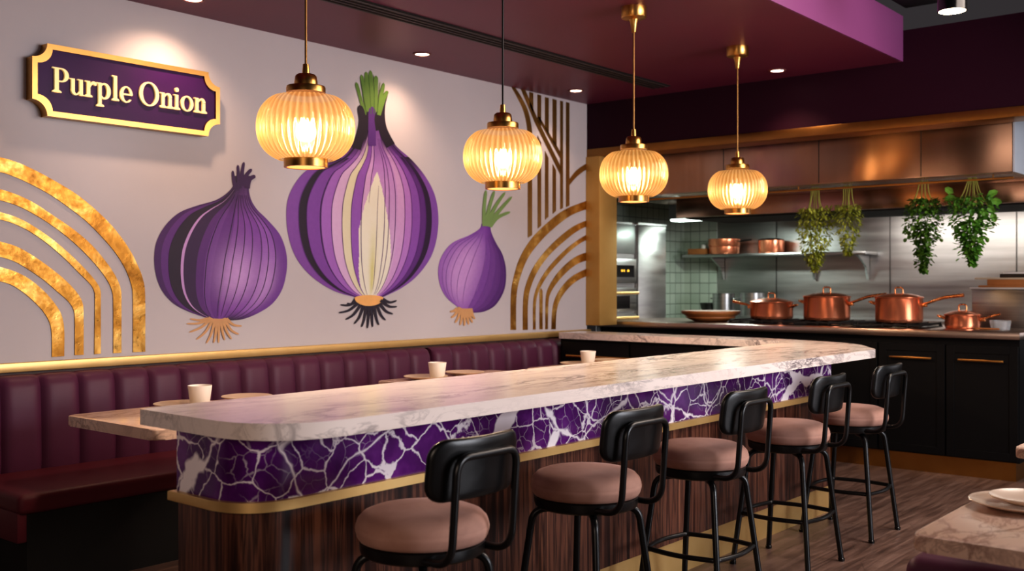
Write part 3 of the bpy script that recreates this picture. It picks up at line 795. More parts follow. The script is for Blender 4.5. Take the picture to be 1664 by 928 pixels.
prism(bm, [(p.x-4.3, p.y-2.95) for p in top], 0, TZ1-TZ0, .007, 3)
tag(obj('countertop', bm, M['marble'], None, (4.3, 2.95, TZ0), smooth=30), 'white grey-veined marble bar top with rounded near end and return leg', 'countertop')
rc = thing('return_counter', 'dark low cabinet under the return leg of the marble bar top', 'cabinet', (7.5, 4.5, 0))
obj('body', B(-.1, .18, -1.1, 1.1, .1, 1.008), M['cabinet'], rc)
obj('plinth', B(-.06, .16, -1.1, 1.1, 0, .1), M['dark'], rc)
for y in (-.72, 0, .72): obj('door', B(-.118, -.1, y-.35, y+.35, .14, .985, .004), M['cabinet'], rc)
obj('rail', T([(-.15,-1.0,.86),(-.15,1.0,.86)], .012), M['brass'], rc)

# ------------------------------------------------------------------ bar stools
def rr2(w, h, r, ns=8, nc=6):
    """rounded rectangle ring, sides subdivided"""
    out = []
    cs = [(w-r, h-r, 0), (-w+r, h-r, 90), (-w+r, -h+r, 180), (w-r, -h+r, 270)]
    for i, (cx, cy, a0) in enumerate(cs):
        for k in range(nc+1):
            a = math.radians(a0 + 90*k/nc); out.append((cx + r*math.cos(a), cy + r*math.sin(a)))
        nx, ny, na = cs[(i+1) % 4]
        ex, ey = nx + r*math.cos(math.radians(na)), ny + r*math.sin(math.radians(na))
        px, py = out[-1]
        for k in range(1, ns): out.append((lerp(px, ex, k/ns), lerp(py, ey, k/ns)))
    return out
def make_stool(loc, label):
    t = thing('bar_stool', label, 'bar stool', loc, 0, 'bar stools along the bar front')
    obj('seat_cushion', L([(0,.655),(.19,.655),(.208,.66),(.216,.672),(.221,.69),(.222,.7),(.2195,.703),(.2205,.708),(.214,.727),(.198,.744),(.17,.755),(.12,.761),(.06,.763),(0,.764)], 56), M['velvet'], t, smooth=60)
    obj('seat_ring', L([(0,.612),(.195,.612),(.204,.618),(.208,.632),(.208,.652),(.2,.658),(0,.658)], 48), M['black'], t)
    # legs splay out from under the seat ring
    for sx, sy in ((-1,-1), (1,-1), (-1,1), (1,1)):
        a, b = .15, .212
        P = arc_path([(sx*.07, sy*.07, .605), (sx*a, sy*a, .60), (sx*b, sy*b, .008)], [0,.05,0], 6)
        lg = obj('leg', T(P, .0145, 12), M['black'], t, smooth=60)
        obj('foot_cap', L([(.0,0),(.017,0),(.018,.014),(.014,.018),(0,.019)], 14, (sx*b, sy*b, 0)), M['blackgloss'], lg)
    q = lerp(.212, .15, .27/.6) + .002
    fr = arc_path([(-q,-q,.27),(q,-q,.27),(q,q,.27),(-q,q,.27)], .035, 5, True)
    fr2 = []
    for i, p in enumerate(fr):      # sides bow outward a little
        nx = fr[(i+1) % len(fr)]; fr2.append(p)
        if (nx-p).length > .1:
            for k in range(1, 8):
                u = k/8; m = p.lerp(nx, u); out = Vector((m.x, m.y, 0)).normalized(); fr2.append(m + out*.022*math.sin(PI*u))
    obj('footrest', T(fr2, .0115, 10, True), M['black'], t, smooth=60)
    # curved back pad: outline in (x, z), swept round the sitter
    bm = newbm(); ring = rr2(.205, .098, .058); zc = .925; rings = []
    bend = lambda x: -.262 + 1.05*x*x
    prof = [(.02,-.015),(.35,-.015),(.7,-.015),(.93,-.0145),(.98,-.011),(1.0,-.004),(1.0,.004),(.98,.011),(.93,.0145),(.7,.015),(.35,.015),(.02,.015)]
    for s, d in prof:
        rings.append([(x*s, bend(x*s) + d + .12*(z*s)*-1, zc + z*s) for x, z in ring])
    loft(bm, rings); obj('backrest', bm, M['black'], t, smooth=60)
    # hairpin tube behind the pad, legs curling under the seat ring
    w = .142
    P = arc_path([(-w*.95,-.10,.632),(-w,-.262,.632),(-w,-.288,.968),(w,-.288,.968),(w,-.262,.632),(w*.95,-.10,.632)], [0,.075,.055,.055,.075,0], 8)
    obj('back_frame', T(P, .0125, 12), M['black'], t, smooth=60)
    return t
ST_ = [((2.455,2.43,0), 'black bar stool with dusty rose round seat, nearest the camera at the rounded bar end'),
       ((3.385,2.435,0), 'black bar stool with dusty rose round seat, second from the near end'),
       ((4.29,2.43,0), 'black bar stool with dusty rose round seat, middle of the row of five'),
       ((5.24,2.44,0), 'black bar stool with dusty rose round seat, fourth along, second from the kitchen end'),
       ((6.15,2.46,0), 'black bar stool with dusty rose round seat, farthest of the row, before the black cabinet')]
st0 = make_stool(*ST_[0])
for loc, lab in ST_[1:]: dup(st0, loc, lab)

# ------------------------------------------------------------------ banquette
def banquette(x0, x1, nch, label, seat_x1=None):
    t = thing('banquette', label, 'banquette', (x0, 5.2, 0)); W = x1 - x0; sw = (seat_x1 or x1) - x0
    yb = .565
    bm = newbm(); rings = []; K = 14
    for c in range(nch):
        for k in range(K + (1 if c == nch-1 else 0)):
            u = k/K; f_ = 1 - abs(2*u-1)**5; x = W*(c+u)/nch
            g = .034*f_; h = .006*f_
            rings.append([(x, yb, .42), (x, .47-g, .42), (x, .45-g, .50), (x, .455-g, .80), (x, .465-g, .93), (x, .48-g*.9, .965+h*.7), (x, .50-g*.5, .985+h), (x, .53, .993+h), (x, yb, .985+h)])
    loft(bm, rings); obj('backrest', bm, M['leather'], t, smooth=50)
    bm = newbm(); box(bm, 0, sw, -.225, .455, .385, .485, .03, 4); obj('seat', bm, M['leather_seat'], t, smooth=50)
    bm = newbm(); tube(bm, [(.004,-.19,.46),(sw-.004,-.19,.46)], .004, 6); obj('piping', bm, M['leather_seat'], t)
    obj('plinth', B(.05, sw-.02, -.2, .5, 0, .385), M['dark'], t)  # black upper part stands in for shade on the leather seat front
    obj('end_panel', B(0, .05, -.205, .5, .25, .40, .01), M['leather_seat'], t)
    obj('back_panel', B(0, W, .53, yb+.003, 0, .99), M['dark'], t)
    return t
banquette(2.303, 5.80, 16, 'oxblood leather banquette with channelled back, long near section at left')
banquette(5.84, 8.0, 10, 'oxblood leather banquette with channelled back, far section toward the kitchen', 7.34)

# ------------------------------------------------------------------ tables and crockery by the banquette
TABZ = .85
def table(x0, x1, y0, y1, z, th, label, mat, group, ped=True):
    cx, cy = (x0+x1)/2, (y0+y1)/2
    t = thing('cafe_table', label, 'table', (cx, cy, 0), 0, group)
    w, h = (x1-x0)/2, (y1-y0)/2
    bm = newbm(); prism(bm, [(p.x, p.y) for p in arc_path([(-w,-h,0),(w,-h,0),(w,h,0),(-w,h,0)], .05, 6, True)], z-th, z, .008, 3)
    obj('table_top', bm, mat, t, smooth=30)
    obj('pedestal', L([(.0,.02),(.045,.02),(.035,.06),(.035,z-th-.03),(.12,z-th-.01),(.12,z-th)], 24), M['black'], t)
    obj('base_plate', L([(0,0),(.22,0),(.22,.012),(.05,.022),(0,.022)], 36), M['black'], t)
    return t
GT = 'marble tables along the banquette'
t1 = table(2.52, 3.68, 4.15, 4.96, TABZ, .05, 'warm marble table beside the banquette, nearest, poking out past the rounded bar end', M['marble_warm'], GT)
def tdup(x0, y0, label): return dup(t1, (x0+.58, y0+.405, 0), label)
tdup(4.73, 4.15+.16, 'warm marble table beside the banquette, middle one, behind the bar top')
tdup(6.17, 4.15+.05, 'warm marble table beside the banquette, farthest, near the return counter')
def cup(loc, label):
    t = thing('cup', label, 'cup', loc, 0, 'white cups on the tables')
    obj('body', L([(0,.0),(.044,0),(.05,.006),(.062,.098),(.0625,.102),(.06,.102),(.058,.096),(.046,.012),(0,.01)], 40), M['white_cup'], t, smooth=50); return t
def plate(loc, r, label, mat='plate_dark', grp='plates on the banquette tables', sc_=1.0):
    o = obj('plate', L([(0,.0),(r*.55,0),(r*.6,.004),(r*.97,.02),(r,.024),(r*.985,.026),(r*.6,.010),(0,.008)], 44), M[mat], None, loc, smooth=50)
    return tag(o, label, 'plate', grp)
def at_z(px, py, z):
    d = F*(CAMZ-z)/(py-PY0); r = (px-PX0)/F*d
    return (CY*d + SY*r, SY*d - CY*r, z)
def spoon(loc, rz, label):
    bm = newbm(); tube(bm, [(-.08,0,.008),(0,0,.012),(.05,0,.010)], .005, 8); box(bm, .05, .09, -.014, .014, .004, .012, .003)
    o = obj('spoon', bm, plain('dark_wood_spoon', S(120,88,58), .5), None, loc); o.rotation_euler = (0,0,rz); return tag(o, label, 'spoon')
for k, (cx, cy, n) in enumerate((((3.13,4.79), None, 'nearest'), ((5.07,4.93), None, 'middle'), ((6.68,4.83), None, 'farthest'))):
    X, Y = cx
    plate((X-.06, Y+.0, TABZ), .15, 'beige plate with a white cup standing on it, on the %s marble table' % n)
    c_ = cup((X+.02, Y-.03, TABZ+.0105), 'white tapered cup on a beige plate on the %s marble table' % n)
    plate((X+.36, Y+.03, TABZ), .14, 'empty beige plate right of the cup on the %s marble table' % n)
    spoon((X+.185, Y-.08, TABZ), .9, 'short dark wooden spoon between the plates on the %s marble table' % n)

# ------------------------------------------------------------------ tables at lower right
GR = 'marble tables at the lower right'
t2 = table(3.10, 3.93, .30, 1.06, .76, .047, 'pinkish marble table with rounded corner at the lower right corner of the photo', M['marble_warm'], GR)
dup(t2, (5.03+.415, .88, 0), 'pinkish marble table edge behind, at the right edge beside the black cabinet')
pl = at_z(1662, 826, .76)
plate(pl, .165, 'large glazed pink-beige plate, lower of two on the front right table', 'plate', 'stacked plates on the front right table')
plate((pl[0]+.01, pl[1]-.02, .76+.0165), .125, 'smaller glazed plate stacked on the larger one on the front right table', 'plate', 'stacked plates on the front right table')
bn = thing('upholstered_bench', 'oxblood upholstered bench tucked under the front right marble table', 'bench', (3.96, .84, 0))
bm = newbm(); box(bm, -.32, .12, -.75, .43, .36, .55, .05, 5); obj('seat', bm, M['leather'], bn, smooth=60)
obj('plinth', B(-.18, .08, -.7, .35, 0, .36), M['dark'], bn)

# ------------------------------------------------------------------ kitchen island with pots
IX = 8.42; KZ = 1.13
isl = thing('kitchen_cabinet', 'black shaker cabinet run with brass bar handles and brass kick under the cooking counter', 'cabinet', (IX, 4, 0))
obj('carcass', B(0, 1.1, -1.935, 1.85, .145, KZ-.055), M['cabinet'], isl)
obj('kick_plate', B(.04, 1.08, -1.9, 1.85, 0, .145), M['brass'], isl)
for k in range(7):
    y0 = 2.065 + .53*k - 4
    bm = newbm(); box(bm, -.02, 0, y0+.006, y0+.524, .155, 1.02, .003)
    box(bm, -.026, -.018, y0+.006, y0+.066, .155, 1.02, .002); box(bm, -.026, -.018, y0+.464, y0+.524, .155, 1.02, .002)
    box(bm, -.026, -.018, y0+.066, y0+.464, .155, .215, .002); box(bm, -.026, -.018, y0+.066, y0+.464, .96, 1.02, .002)
    d = obj('door', bm, M['cabinet'], isl, smooth=20)
    if k < 2:
        yc = y0 + .265
        bm = newbm(); box(bm, -.056, -.044, yc-.165, yc+.165, .90, .916, .002)
        for s in (-.12, .12): box(bm, -.046, -.024, yc+s-.006, yc+s+.006, .902, .914)
        obj('handle', bm, M['brass'], d)
bm = newbm(); box(bm, 8.36, 9.62, 2.05, 5.86, KZ-.055, KZ, .005)
tag(obj('worktop', bm, brushed('worktop_steel', S(168,148,138), S(198,178,166), .3, (1,1,1), bump=0)), 'long steel-toned cooking counter top carrying the copper pots', 'worktop')
def pot(loc, R, H, label, long_dir, kind):
    """R radius, H body height; long_dir +1 = handle toward +y (left in the photo), -1 = toward the right"""
    t = thing('copper_pot', label, 'pot', loc, 0, 'copper pots on the cooking counter')
    obj('body', L([(0,0),(R*.93,0),(R*.98,.008),(R,.03),(R,H-.006),(R+.006,H),(R+.003,H+.004),(R-.006,H),(R-.008,.02),(0,.012)], 56), M['copper'], t, smooth=50)
    ld = obj('lid', L([(R+.007,H+.003),(R+.008,H+.008),(R*.92,H+.016),(R*.6,H+.032),(R*.25,H+.041),(0,H+.043)], 48), M['copper'], t, smooth=60)
    w = max(.03, R*.17)
    obj('lid_handle', T(arc_path([(0,-w,H+.036),(0,-w,H+.088),(0,w,H+.088),(0,w,H+.036)], .02, 6), .0065, 8), M['copper_light'], ld, smooth=60)
    s = long_dir; z = H*.72
    if kind == 'long':
        P = spline([(0,s*(R-.01),z), (0,s*(R+.05),z+.02), (0,s*(R+.18),z+.065), (0,s*(R+.33),z+.085)], 6); tp = [.9+.5*i/(len(P)-1) for i in range(len(P))]
    elif kind == 'left':
        P = spline([(0,s*(R-.01),z+.0), (0,s*(R+.06),z+.02), (0,s*(R+.2),z+.05)], 6); tp = [.9+.35*i/(len(P)-1) for i in range(len(P))]
    else:
        P = spline([(0,s*(R-.01),z), (0,s*(R+.04),z+.012), (0,s*(R+.15),z+.045)], 6); tp = [.9]*len(P)
    lh = obj('long_handle', T(P, .011, 10, taper=tp), M['copper_light'], t, smooth=60)
    bm = newbm(); box(bm, -.022, .022, min(s*(R-.004), s*(R+.04)), max(s*(R-.004), s*(R+.04)), z-.016, z+.01, .005); obj('bracket', bm, M['copper_light'], lh)
    P = arc_path([(-.035,-s*(R-.006),z),(-.035,-s*(R+.055),z+.025),(.035,-s*(R+.055),z+.025),(.035,-s*(R-.006),z)], .025, 5)
    obj('side_handle', T(P, .008, 8), M['copper_light'], t, smooth=60)
    return t
GZ = KZ + .04
pot((8.92,4.31,GZ), .193, .150, 'low copper saucepan with lid and long handle pointing left, leftmost on the burners', 1, 'left')
pot((8.90,3.77,GZ), .200, .205, 'tall copper pot with lid and long handle rising right, second from left on the burners', -1, 'long')
pot((8.78,3.09,GZ), .190, .205, 'tall copper pot with lid on its own burner, third from left', -1, 'long')
pot((8.85,2.60,KZ), .137, .108, 'small copper saucepan with lid standing on the bare counter at right', -1, 'short')
def cooktop(y0, y1, x0, x1, label):
    t = thing('gas_cooktop', label, 'cooktop', ((x0+x1)/2, (y0+y1)/2, KZ), 0, 'gas burners under the copper pots')
    w, h = (x1-x0)/2, (y1-y0)/2
    obj('tray', B(-w, w, -h, h, 0, .012, .004), M['blackgloss'], t)
    bm = newbm(); n = max(2, round(2*h/.11)); 
    for i in range(n+1): box(bm, -w+.01, w-.01, -h+.015+(2*h-.03)*i/n-.006, -h+.015+(2*h-.03)*i/n+.006, .022, .04, .003)
    for xx in (-w+.02, 0, w-.02): box(bm, xx-.006, xx+.006, -h+.01, h-.01, .018, .032, .003)
    for xx in (-w+.02, w-.02):
        for i in range(n+1): box(bm, xx-.01, xx+.01, -h+.015+(2*h-.03)*i/n-.01, -h+.015+(2*h-.03)*i/n+.01, .01, .024)
    obj('grate', bm, M['iron'], t, smooth=20)
    nb = max(1, round(2*h/.55))
    for i in range(nb): obj('burner', L([(.07,.012),(.06,.018),(.05,.02),(0,.02)], 24, (0, -h + 2*h*(i+.5)/nb, 0)), M['iron'], t)
    return t
cooktop(3.42, 4.60, 8.62, 9.2, 'black gas cooktop grate under the two left copper pots')
cooktop(2.82, 3.36, 8.52, 9.06, 'black gas cooktop grate under the third copper pot')
# plates and boards at the left of the counter
def disc(loc, r, h, label, grp): 
    o = obj('wooden_platter', L([(0,0),(r*.62,0),(r*.7,.006),(r*.98,h*.7),(r,h*.85),(r*.99,h),(r*.94,h),(r*.7,h*.45),(0,h*.35)], 48), M['wood_tray'], None, loc, smooth=50); return tag(o, label, 'platter', grp)
disc((8.9,4.93,KZ), .235, .05, 'round wooden platter, lower of the two stacked on the counter left of the pots', 'wooden platters on the counter')
disc((8.9,4.93,KZ+.0195), .28, .085, 'round wide wooden platter, upper of the two stacked on the counter left of the pots', 'wooden platters on the counter')
bm = newbm(); bm2 = newbm()
o = obj('plastic_tub', L([(0,0),(.07,0),(.08,.072),(.084,.075),(.077,.075),(.067,.006),(0,.006)], 24), M['clear'], None, (8.80,2.30,KZ)); tag(o, 'small clear plastic tub at the right end of the cooking counter', 'tub')
bm = newbm()
tube(bm, [(0,-.10,.012),(0,0,.012),(0,.05,.014)], .007, 8); lathe(bm, [(0,.004),(.02,.005),(.026,.014),(.02,.018),(0,.016)], 16, (0,.07,0))
tag(obj('wooden_spoon', bm, M['wood_tray'], None, (8.62,2.36,KZ)), 'wooden spoon lying on the counter beside the clear tub', 'spoon')
cab = thing('steel_warmer', 'brushed steel warming box with pale top ledge at right end of the counter', 'appliance', (9.41, 2.33, KZ))
obj('body', B(-.17, .17, -.27, .31, 0, .318, .004), M['steel'], cab)
obj('top_ledge', B(-.185, .185, -.28, .325, .318, .334, .003), plain('pale_steel', S(220,214,208), .35, .4), cab)
for k, (y0, y1, z, h, mt, lb) in enumerate(((-.24,.27,.0,.016,'wood_tray','flat wooden board at the bottom of the stack on the steel box'),(-.26,.20,.016,.05,'wood_tray','brown wooden crate tray in the stack on the steel box'),(-.25,.30,.066,.016,'plate_dark','pale board resting across the crate tray on the steel box'),(-.26,.10,.082,.03,'steel_dark','dark metal tray near the top of the stack on the steel box'),(-.27,.08,.112,.016,'white_cup','white tray topmost of the stack on the steel box'))):
    tag(obj('tray', B(-.13, .13, y0, y1, 0, h, .003), M[mt], None, (9.41, 2.33, KZ+.334+z)), lb, 'tray', 'trays on the steel box')

# back counter, steel pots
bc = thing('back_counter', 'steel counter along the kitchen back wall behind the copper pots', 'counter', (10.75, 3.5, 0))
obj('body', B(-.3, .335, -3.5, 2.55, 0, 1.08), M['steel_dark'], bc)
obj('top', B(-.34, .335, -3.5, 2.55, 1.08, 1.13, .004), M['steel'], bc)
def steel_pot(loc, R, H, label):
    t = thing('steel_pot', label, 'pot', loc, 0, 'steel pots on the back counter')
    obj('body', L([(0,0),(R,0),(R,H),(R+.006,H+.003),(R-.005,H),(R-.006,.01),(0,.01)], 40), M['steel'], t, smooth=50)
    for s in (-1,1): obj('handle', T(arc_path([(-.04,s*R,H*.75),(-.04,s*(R+.03),H*.78),(.04,s*(R+.03),H*.78),(.04,s*R,H*.75)], .015, 4), .006, 8), M['steel'], t)
    return t
steel_pot((10.7,5.76,KZ), .125, .25, 'plain steel stock pot on the back counter, left of the pair')
steel_pot((10.7,5.40,KZ), .135, .26, 'plain steel stock pot on the back counter, right of the pair')
tag(obj('dark_bowl', L([(0,0),(.06,0),(.1,.08),(.11,.14),(.1,.14),(.09,.08),(0,.01)], 32), M['steel_dark'], None, (10.75,5.97,KZ), smooth=50), 'dark bowl on the back counter left of the steel pots', 'bowl')

# wall shelf with copper pans
sh = thing('wall_shelf', 'long steel wall shelf on triangular brackets carrying copper pans', 'shelf', (11.1, 5.25, 1.80))
obj('board', B(-.36, 0, -1.12, 1.08, 0, .035, .003), M['steel'], sh)
for y in (.72, -.42, -1.02):
    bm = newbm(); pts = [(-.33,0),(-.01,0),(-.01,-.26),(-.04,-.26),(-.10,-.12)]
    a = [bm.verts.new((p[0], y-.012, p[1])) for p in pts]; b = [bm.verts.new((p[0], y+.012, p[1])) for p in pts]
    bm.faces.new(a); bm.faces.new(list(reversed(b)))
    for i in range(5): bm.faces.new((a[i], b[i], b[(i+1) % 5], a[(i+1) % 5]))
    obj('bracket', bm, M['steel'], sh, smooth=0)
SZ = 1.835
def pan(loc, R, H, label, hd=None, lid=False):
    t = thing('copper_pan', label, 'pan', loc, 0, 'copper pans on the wall shelf')
    obj('body', L([(0,0),(R*.95,0),(R,.015),(R,H),(R+.005,H+.003),(R-.005,H),(R-.006,.012),(0,.008)], 40), M['copper'], t, smooth=50)
    if hd: obj('handle', T([(0,hd*R,H*.7),(0,hd*(R+.08),H*.8),(0,hd*(R+.16),H*.85)], .009, 8), M['iron'], t)
    if lid: obj('lid', L([(R+.004,H+.004),(R*.8,H+.018),(R*.3,H+.026),(0,H+.028)], 36), M['steel'], t, smooth=50)
    return t
pan((10.9,5.86,SZ), .175, .085, 'wide copper pan on the wall shelf, lower of the stacked two')
pan((10.9,5.86,SZ+.088), .185, .085, 'wide copper pan on the wall shelf, upper of the stacked two', -1)
pan((10.9,5.27,SZ), .145, .145, 'copper pan with steel lid on the wall shelf, right of the stacked pans', None, True)
tag(obj('wooden_box', B(-.06,.06,-.12,.12,0,.07,.004), M['wood_tray'], None, (10.88,6.18,SZ)), 'low wooden box at the left end of the wall shelf', 'box')
tag(obj('jar', L([(0,0),(.03,0),(.03,.04),(.02,.05),(0,.05)], 20), M['white_cup'], None, (10.88,6.12,SZ+.07)), 'small white jar on the wooden box on the wall shelf', 'jar')

# ovens and fridge on the kitchen's left wall
ov = thing('wall_oven', 'steel double wall oven column with dark glass at left of the kitchen', 'oven', (8.56, 5.9, 0))
obj('carcass', B(-.2, .5, .0, .55, 0, 2.12), M['steel'], ov)
obj('top_panel', B(-.19, .49, -.012, 0, 1.80, 2.10, .003), plain('pale_oven_steel', S(176,182,178), .35, .7), ov)
obj('vent', B(-.19, .12, -.018, -.012, 1.87, 2.06), M['glass_dark'], ov)
cp = obj('control_panel', B(-.19, .49, -.03, 0, 1.50, 1.745, .004), M['steel'], ov)
obj('display', B(.05, .44, -.034, -.03, 1.56, 1.68), M['display'], cp)
bm = newbm()
for xx, w in ((.2,.03),(.245,.02),(.31,.035)): box(bm, xx, xx+w, -.0365, -.034, 1.615, 1.635)
obj('digits', bm, M['digit'], cp)
for z0, z1, g0, g1, hz in ((1.22,1.45,1.24,1.37,1.40),(.45,1.19,.75,1.10,1.15)):
    d = obj('oven_door', B(-.19, .49, -.03, 0, z0, z1, .004), M['steel'], ov)
    obj('oven_window', B(-.16, .36, -.034, -.03, g0, g1), M['glass_dark'], d)
    bm = newbm(); tube(bm, [(-.16,-.075,hz),(.45,-.075,hz)], .016, 12)
    for xx in (-.12,.41): tube(bm, [(xx,-.075,hz),(xx,-.03,hz)], .009, 8)
    obj('handle', bm, M['brass_satin'], d)
fr = thing('refrigerator', 'tall brushed steel refrigerator door right of the wall oven', 'refrigerator', (9.35, 5.9, 0))
obj('carcass', B(-.28, .28, .0, .55, 0, 2.12), M['steel'], fr)
obj('door', B(-.27, .275, -.03, 0, .12, 2.10, .006), M['steel_wall'], fr)
obj('top_trim', B(-.28, .28, -.035, .0, 2.105, 2.125), M['steel'], fr)

# hood
hd = thing('range_hood', 'wide warm-toned stainless extraction hood over the cooking counter', 'hood', (9.4, 4, 2.17))
obj('canopy', B(-.95, 1.0, -1.88, 1.86, .17, .92, .006), M['steel_v'], hd)
bm = newbm()
for y in (-1.2, -.35, .55): box(bm, -.952, -.95, y-.003, y+.003, .18, .6)
obj('panel_seam', bm, M['steel_dark'], hd)
obj('lower_panel', B(-.1, 1.0, -1.86, 1.55, 0, .17, .004), M['steel_v'], hd)
obj('filter', B(.0, .95, -1.8, 1.5, -.012, 0), M['dark'], hd)
obj('end_panel', B(-.95, 1.0, -1.892, -1.88, .17, .92), plain('daylit_end_panel', S(214,218,226), .4, .3), hd)  # bluish daylight on the hood's end face put into this pale colour
lt = thing('under_hood_light', 'glowing white oblong lamp under the left end of the hood', 'light', (9.85, 5.74, 2.17))
obj('housing', B(-.1,.1,-.19,.17,.02,.17), M['steel'], lt); obj('lens', B(-.09,.09,-.18,.16,0,.02,.008), M['tube'], lt)
rail = thing('hanging_rail', 'thin brass rail along the hood from which herbs hang', 'rail', (8.6, 4, 2.31))
obj('rod', T([(0,-1.85,0),(0,1.8,0)], .009, 10), M['brass'], rail)
for y in (-1.7, -.1, 1.6): obj('bracket', T([(0,y,0),(.0,y,.04)], .006, 8), M['brass'], rail)

# herbs
def leafquad(bm, c, d, up, l, w, curl=.3):
    d = d.normalized(); s = d.cross(up)
    if s.length < 1e-3: s = d.orthogonal()
    s.normalize(); n = s.cross(d)
    P = [c, c + d*l*.35 + s*w*.5 + n*curl*w*.3, c + d*l*.8 + s*w*.38, c + d*l - n*curl*l*.25, c + d*l*.8 - s*w*.38, c + d*l*.35 - s*w*.5 + n*curl*w*.3]
    mid = bm.verts.new(c + d*l*.5 - n*w*.12); vs = [bm.verts.new(p) for p in P]
    for i in range(6): bm.faces.new((vs[i], vs[(i+1) % 6], mid))
def herb(y, Ht, W, label, kind, mat, seed):
    rnd = random.Random(seed)
    t = thing('herb_bunch', label, 'herbs', (8.6, y, 2.31), 0, 'herb bunches hanging from the rail')
    bm = newbm(); ns = {'dill':6,'small':5,'parsley':4,'basil':7}[kind]; top = .012; foll0 = -Ht*{'dill':.29,'small':.33,'parsley':.22,'basil':.24}[kind]
    for i in range(ns):
        a = (i/(ns-1) - .5)*2; x = rnd.uniform(-.02,.02)
        knot = a*.035
        tube(bm, spline([(0.012*rnd.uniform(-1,1), knot*.8, .02), (.0, knot, -.01), (x, a*W*.18, foll0*.6), (x*1.5, a*W*.36, foll0*1.35)], 4), .0045, 6)
    obj('stems', bm, M['stem_pale'], t)
    bm = newbm(); U = Vector((0,0,1))
    def dens(v):    # half-width of the bunch at depth v 0..1
        if kind in ('dill','small'): return W*.5*(math.sin(PI*min(1, .22+v*.55))**.9)*(1-v)**.55*1.35
        if kind == 'parsley': return W*.5*(1.15*math.sin(PI*min(1,.18+v*.9))**.7 if v < .55 else .75*(1-v)**.8*1.1)
        return W*.5*(1.05 if v < .45 else 1.5*(1-v))
    N_ = {'dill':1300,'small':850,'parsley':1500,'basil':1000}[kind]
    zt = foll0*.8; zb = -Ht
    strands = [(rnd.uniform(-1,1), rnd.uniform(-1,1), rnd.uniform(.55,1)) for _ in range(16)]
    for i in range(N_):
        if kind in ('dill','small') or rnd.random() < .75:
            v = rnd.random()**1.35
            r = max(.015, dens(v)); a = rnd.uniform(0, 2*PI); q = math.sqrt(rnd.random())
            p = Vector((r*q*.7*math.cos(a), r*q*math.sin(a), lerp(zt, zb, v)))
        else:
            sx_, sy_, ln = strands[rnd.randrange(16)]; v = rnd.uniform(.35, ln)
            p = Vector((sx_*W*.25, sy_*W*.36*(1.1-v*.5), lerp(zt, zb, v))) + Vector((rnd.gauss(0,.006), rnd.gauss(0,.01), 0))
        out = Vector((p.x, p.y, 0)); out = out.normalized() if out.length > 1e-4 else Vector((1,0,0))
        d = out*rnd.uniform(.3,1) + Vector((rnd.uniform(-.6,.6), rnd.uniform(-.6,.6), rnd.uniform(-1.0,.35)))
        l = {'dill':rnd.uniform(.024,.046),'small':rnd.uniform(.022,.042),'parsley':rnd.uniform(.022,.04),'basil':rnd.uniform(.026,.052)}[kind]
        leafquad(bm, p, d, U, l, l*{'dill':.5,'small':.5,'parsley':.85,'basil':.8}[kind])
    if kind == 'basil':
        for p, d in (((-.03,-.13,-.20),(0,-.5,-1)), ((-.05,-.16,-.26),(0,-.3,-1)), ((-.04,-.10,-.24),(-.2,-.2,-1)), ((-.03,.13,-.10),(0,.7,.5)), ((-.03,.12,-.12),(0,.6,-.2)), ((-.05,-.15,-.17),(0,-.8,-.2)), ((-.04,-.12,-.13),(0,-.8,.3))):
            leafquad(bm, Vector(p), Vector(d), Vector((-1,0,0)), .085, .055)
    lf = obj('foliage', bm, M[mat], t, smooth=0)
    return t
herb(3.75, .70, .30, 'feathery yellow-green herb bunch hanging from the rail, leftmost and longest', 'dill', 'dill', 1)
herb(3.46, .57, .22, 'slim feathery yellow-green herb bunch hanging second from left on the rail', 'small', 'dill', 2)
herb(2.83, .72, .28, 'dense dark green curly herb bunch hanging third from left on the rail', 'parsley', 'parsley', 3)
herb(2.455, .66, .34, 'bright green leafy herb bunch hanging rightmost on the rail', 'basil', 'basil', 4)

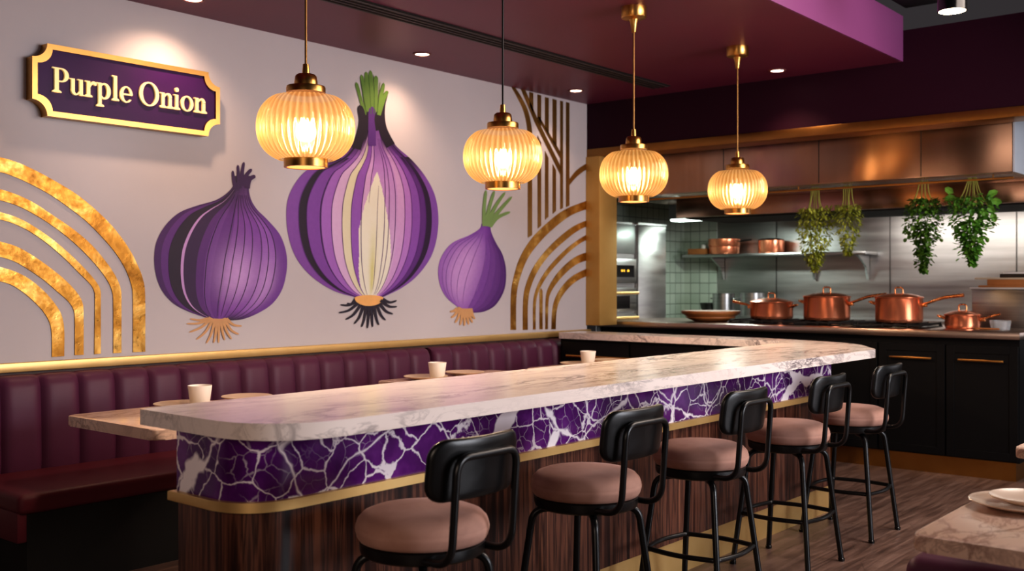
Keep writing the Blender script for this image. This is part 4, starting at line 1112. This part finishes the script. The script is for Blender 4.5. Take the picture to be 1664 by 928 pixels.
# ------------------------------------------------------------------ light
def light(typ, name, loc, energy, col, rot=None, target=None, **kw):
    ld = bpy.data.lights.new(name, typ); lo = bpy.data.objects.new(name, ld); C.objects.link(lo)
    lo.location = loc; ld.energy = energy; ld.color = col
    if target: lo.rotation_euler = (Vector(target)-Vector(loc)).to_track_quat('-Z', 'Y').to_euler()
    if rot: lo.rotation_euler = rot
    for k, v in kw.items(): setattr(ld, k, v)
    return lo
SPC = (1,.66,.44)
light('SPOT', 'downlight_beam', (3.56,5.42,3.17), 46, SPC, target=(3.5,5.62,2.3), spot_size=math.radians(125), spot_blend=1.0, shadow_soft_size=.04)
light('SPOT', 'downlight_beam', (5.50,5.45,3.17), 24, SPC, target=(5.5,5.66,2.3), spot_size=math.radians(115), spot_blend=1.0, shadow_soft_size=.04)
light('SPOT', 'downlight_beam', (7.41,5.44,3.17), 12, SPC, target=(7.4,5.6,2.2), spot_size=math.radians(100), spot_blend=.7, shadow_soft_size=.04)
light('SPOT', 'downlight_beam', (7.74,3.69,3.17), 30, SPC, rot=(0,0,0), spot_size=math.radians(110), spot_blend=.7, shadow_soft_size=.05)
light('SPOT', 'spotlight_beam', (6.6,2.0,3.15), 60, (1,.8,.6), rot=(0,0,0), spot_size=math.radians(90), spot_blend=.6, shadow_soft_size=.08)
light('AREA', 'near_end_fill', (-.5,1.0,1.7), 24, (1,.80,.66), target=(2.6,3.0,.5), shape='RECTANGLE', size=1.2, size_y=1.2)  # added warm fill to brighten the bar's near end
# kitchen light under the hood
light('AREA', 'hood_light', (10.2,2.9,2.14), 36, (1,.93,.86), rot=(0,math.radians(-30),0), shape='RECTANGLE', size=.5, size_y=2.6)
light('AREA', 'kitchen_left_light', (10.0,5.3,2.14), 20, (.85,1,.92), rot=(0,0,0), shape='RECTANGLE', size=.15, size_y=.3)
# added warm fill with no fitting of its own, cool window light from the right
light('AREA', 'room_fill', (6.0,.7,3.6), 150, (1,.84,.74), target=(3.6,4.2,1.0), shape='RECTANGLE', size=2.5, size_y=2.0)
light('AREA', 'window_light', (5.5,-4.0,2.0), 330, (.92,.93,1), target=(6.2,3.0,1.2), shape='RECTANGLE', size=3.2, size_y=2.0)

w = bpy.data.worlds.new('world'); sc.world = w; w.use_nodes = True
w.node_tree.nodes['Background'].inputs[0].default_value = (.9,.8,.85,1); w.node_tree.nodes['Background'].inputs[1].default_value = .045
sc.view_settings.view_transform = 'Standard'
sc.view_settings.look = 'Medium High Contrast'
sc.view_settings.exposure = -0.05
sc.cycles.max_bounces = 8; sc.cycles.transparent_max_bounces = 12
sc.cycles.caustics_reflective = False; sc.cycles.caustics_refractive = False
sc.cycles.sample_clamp_indirect = 6
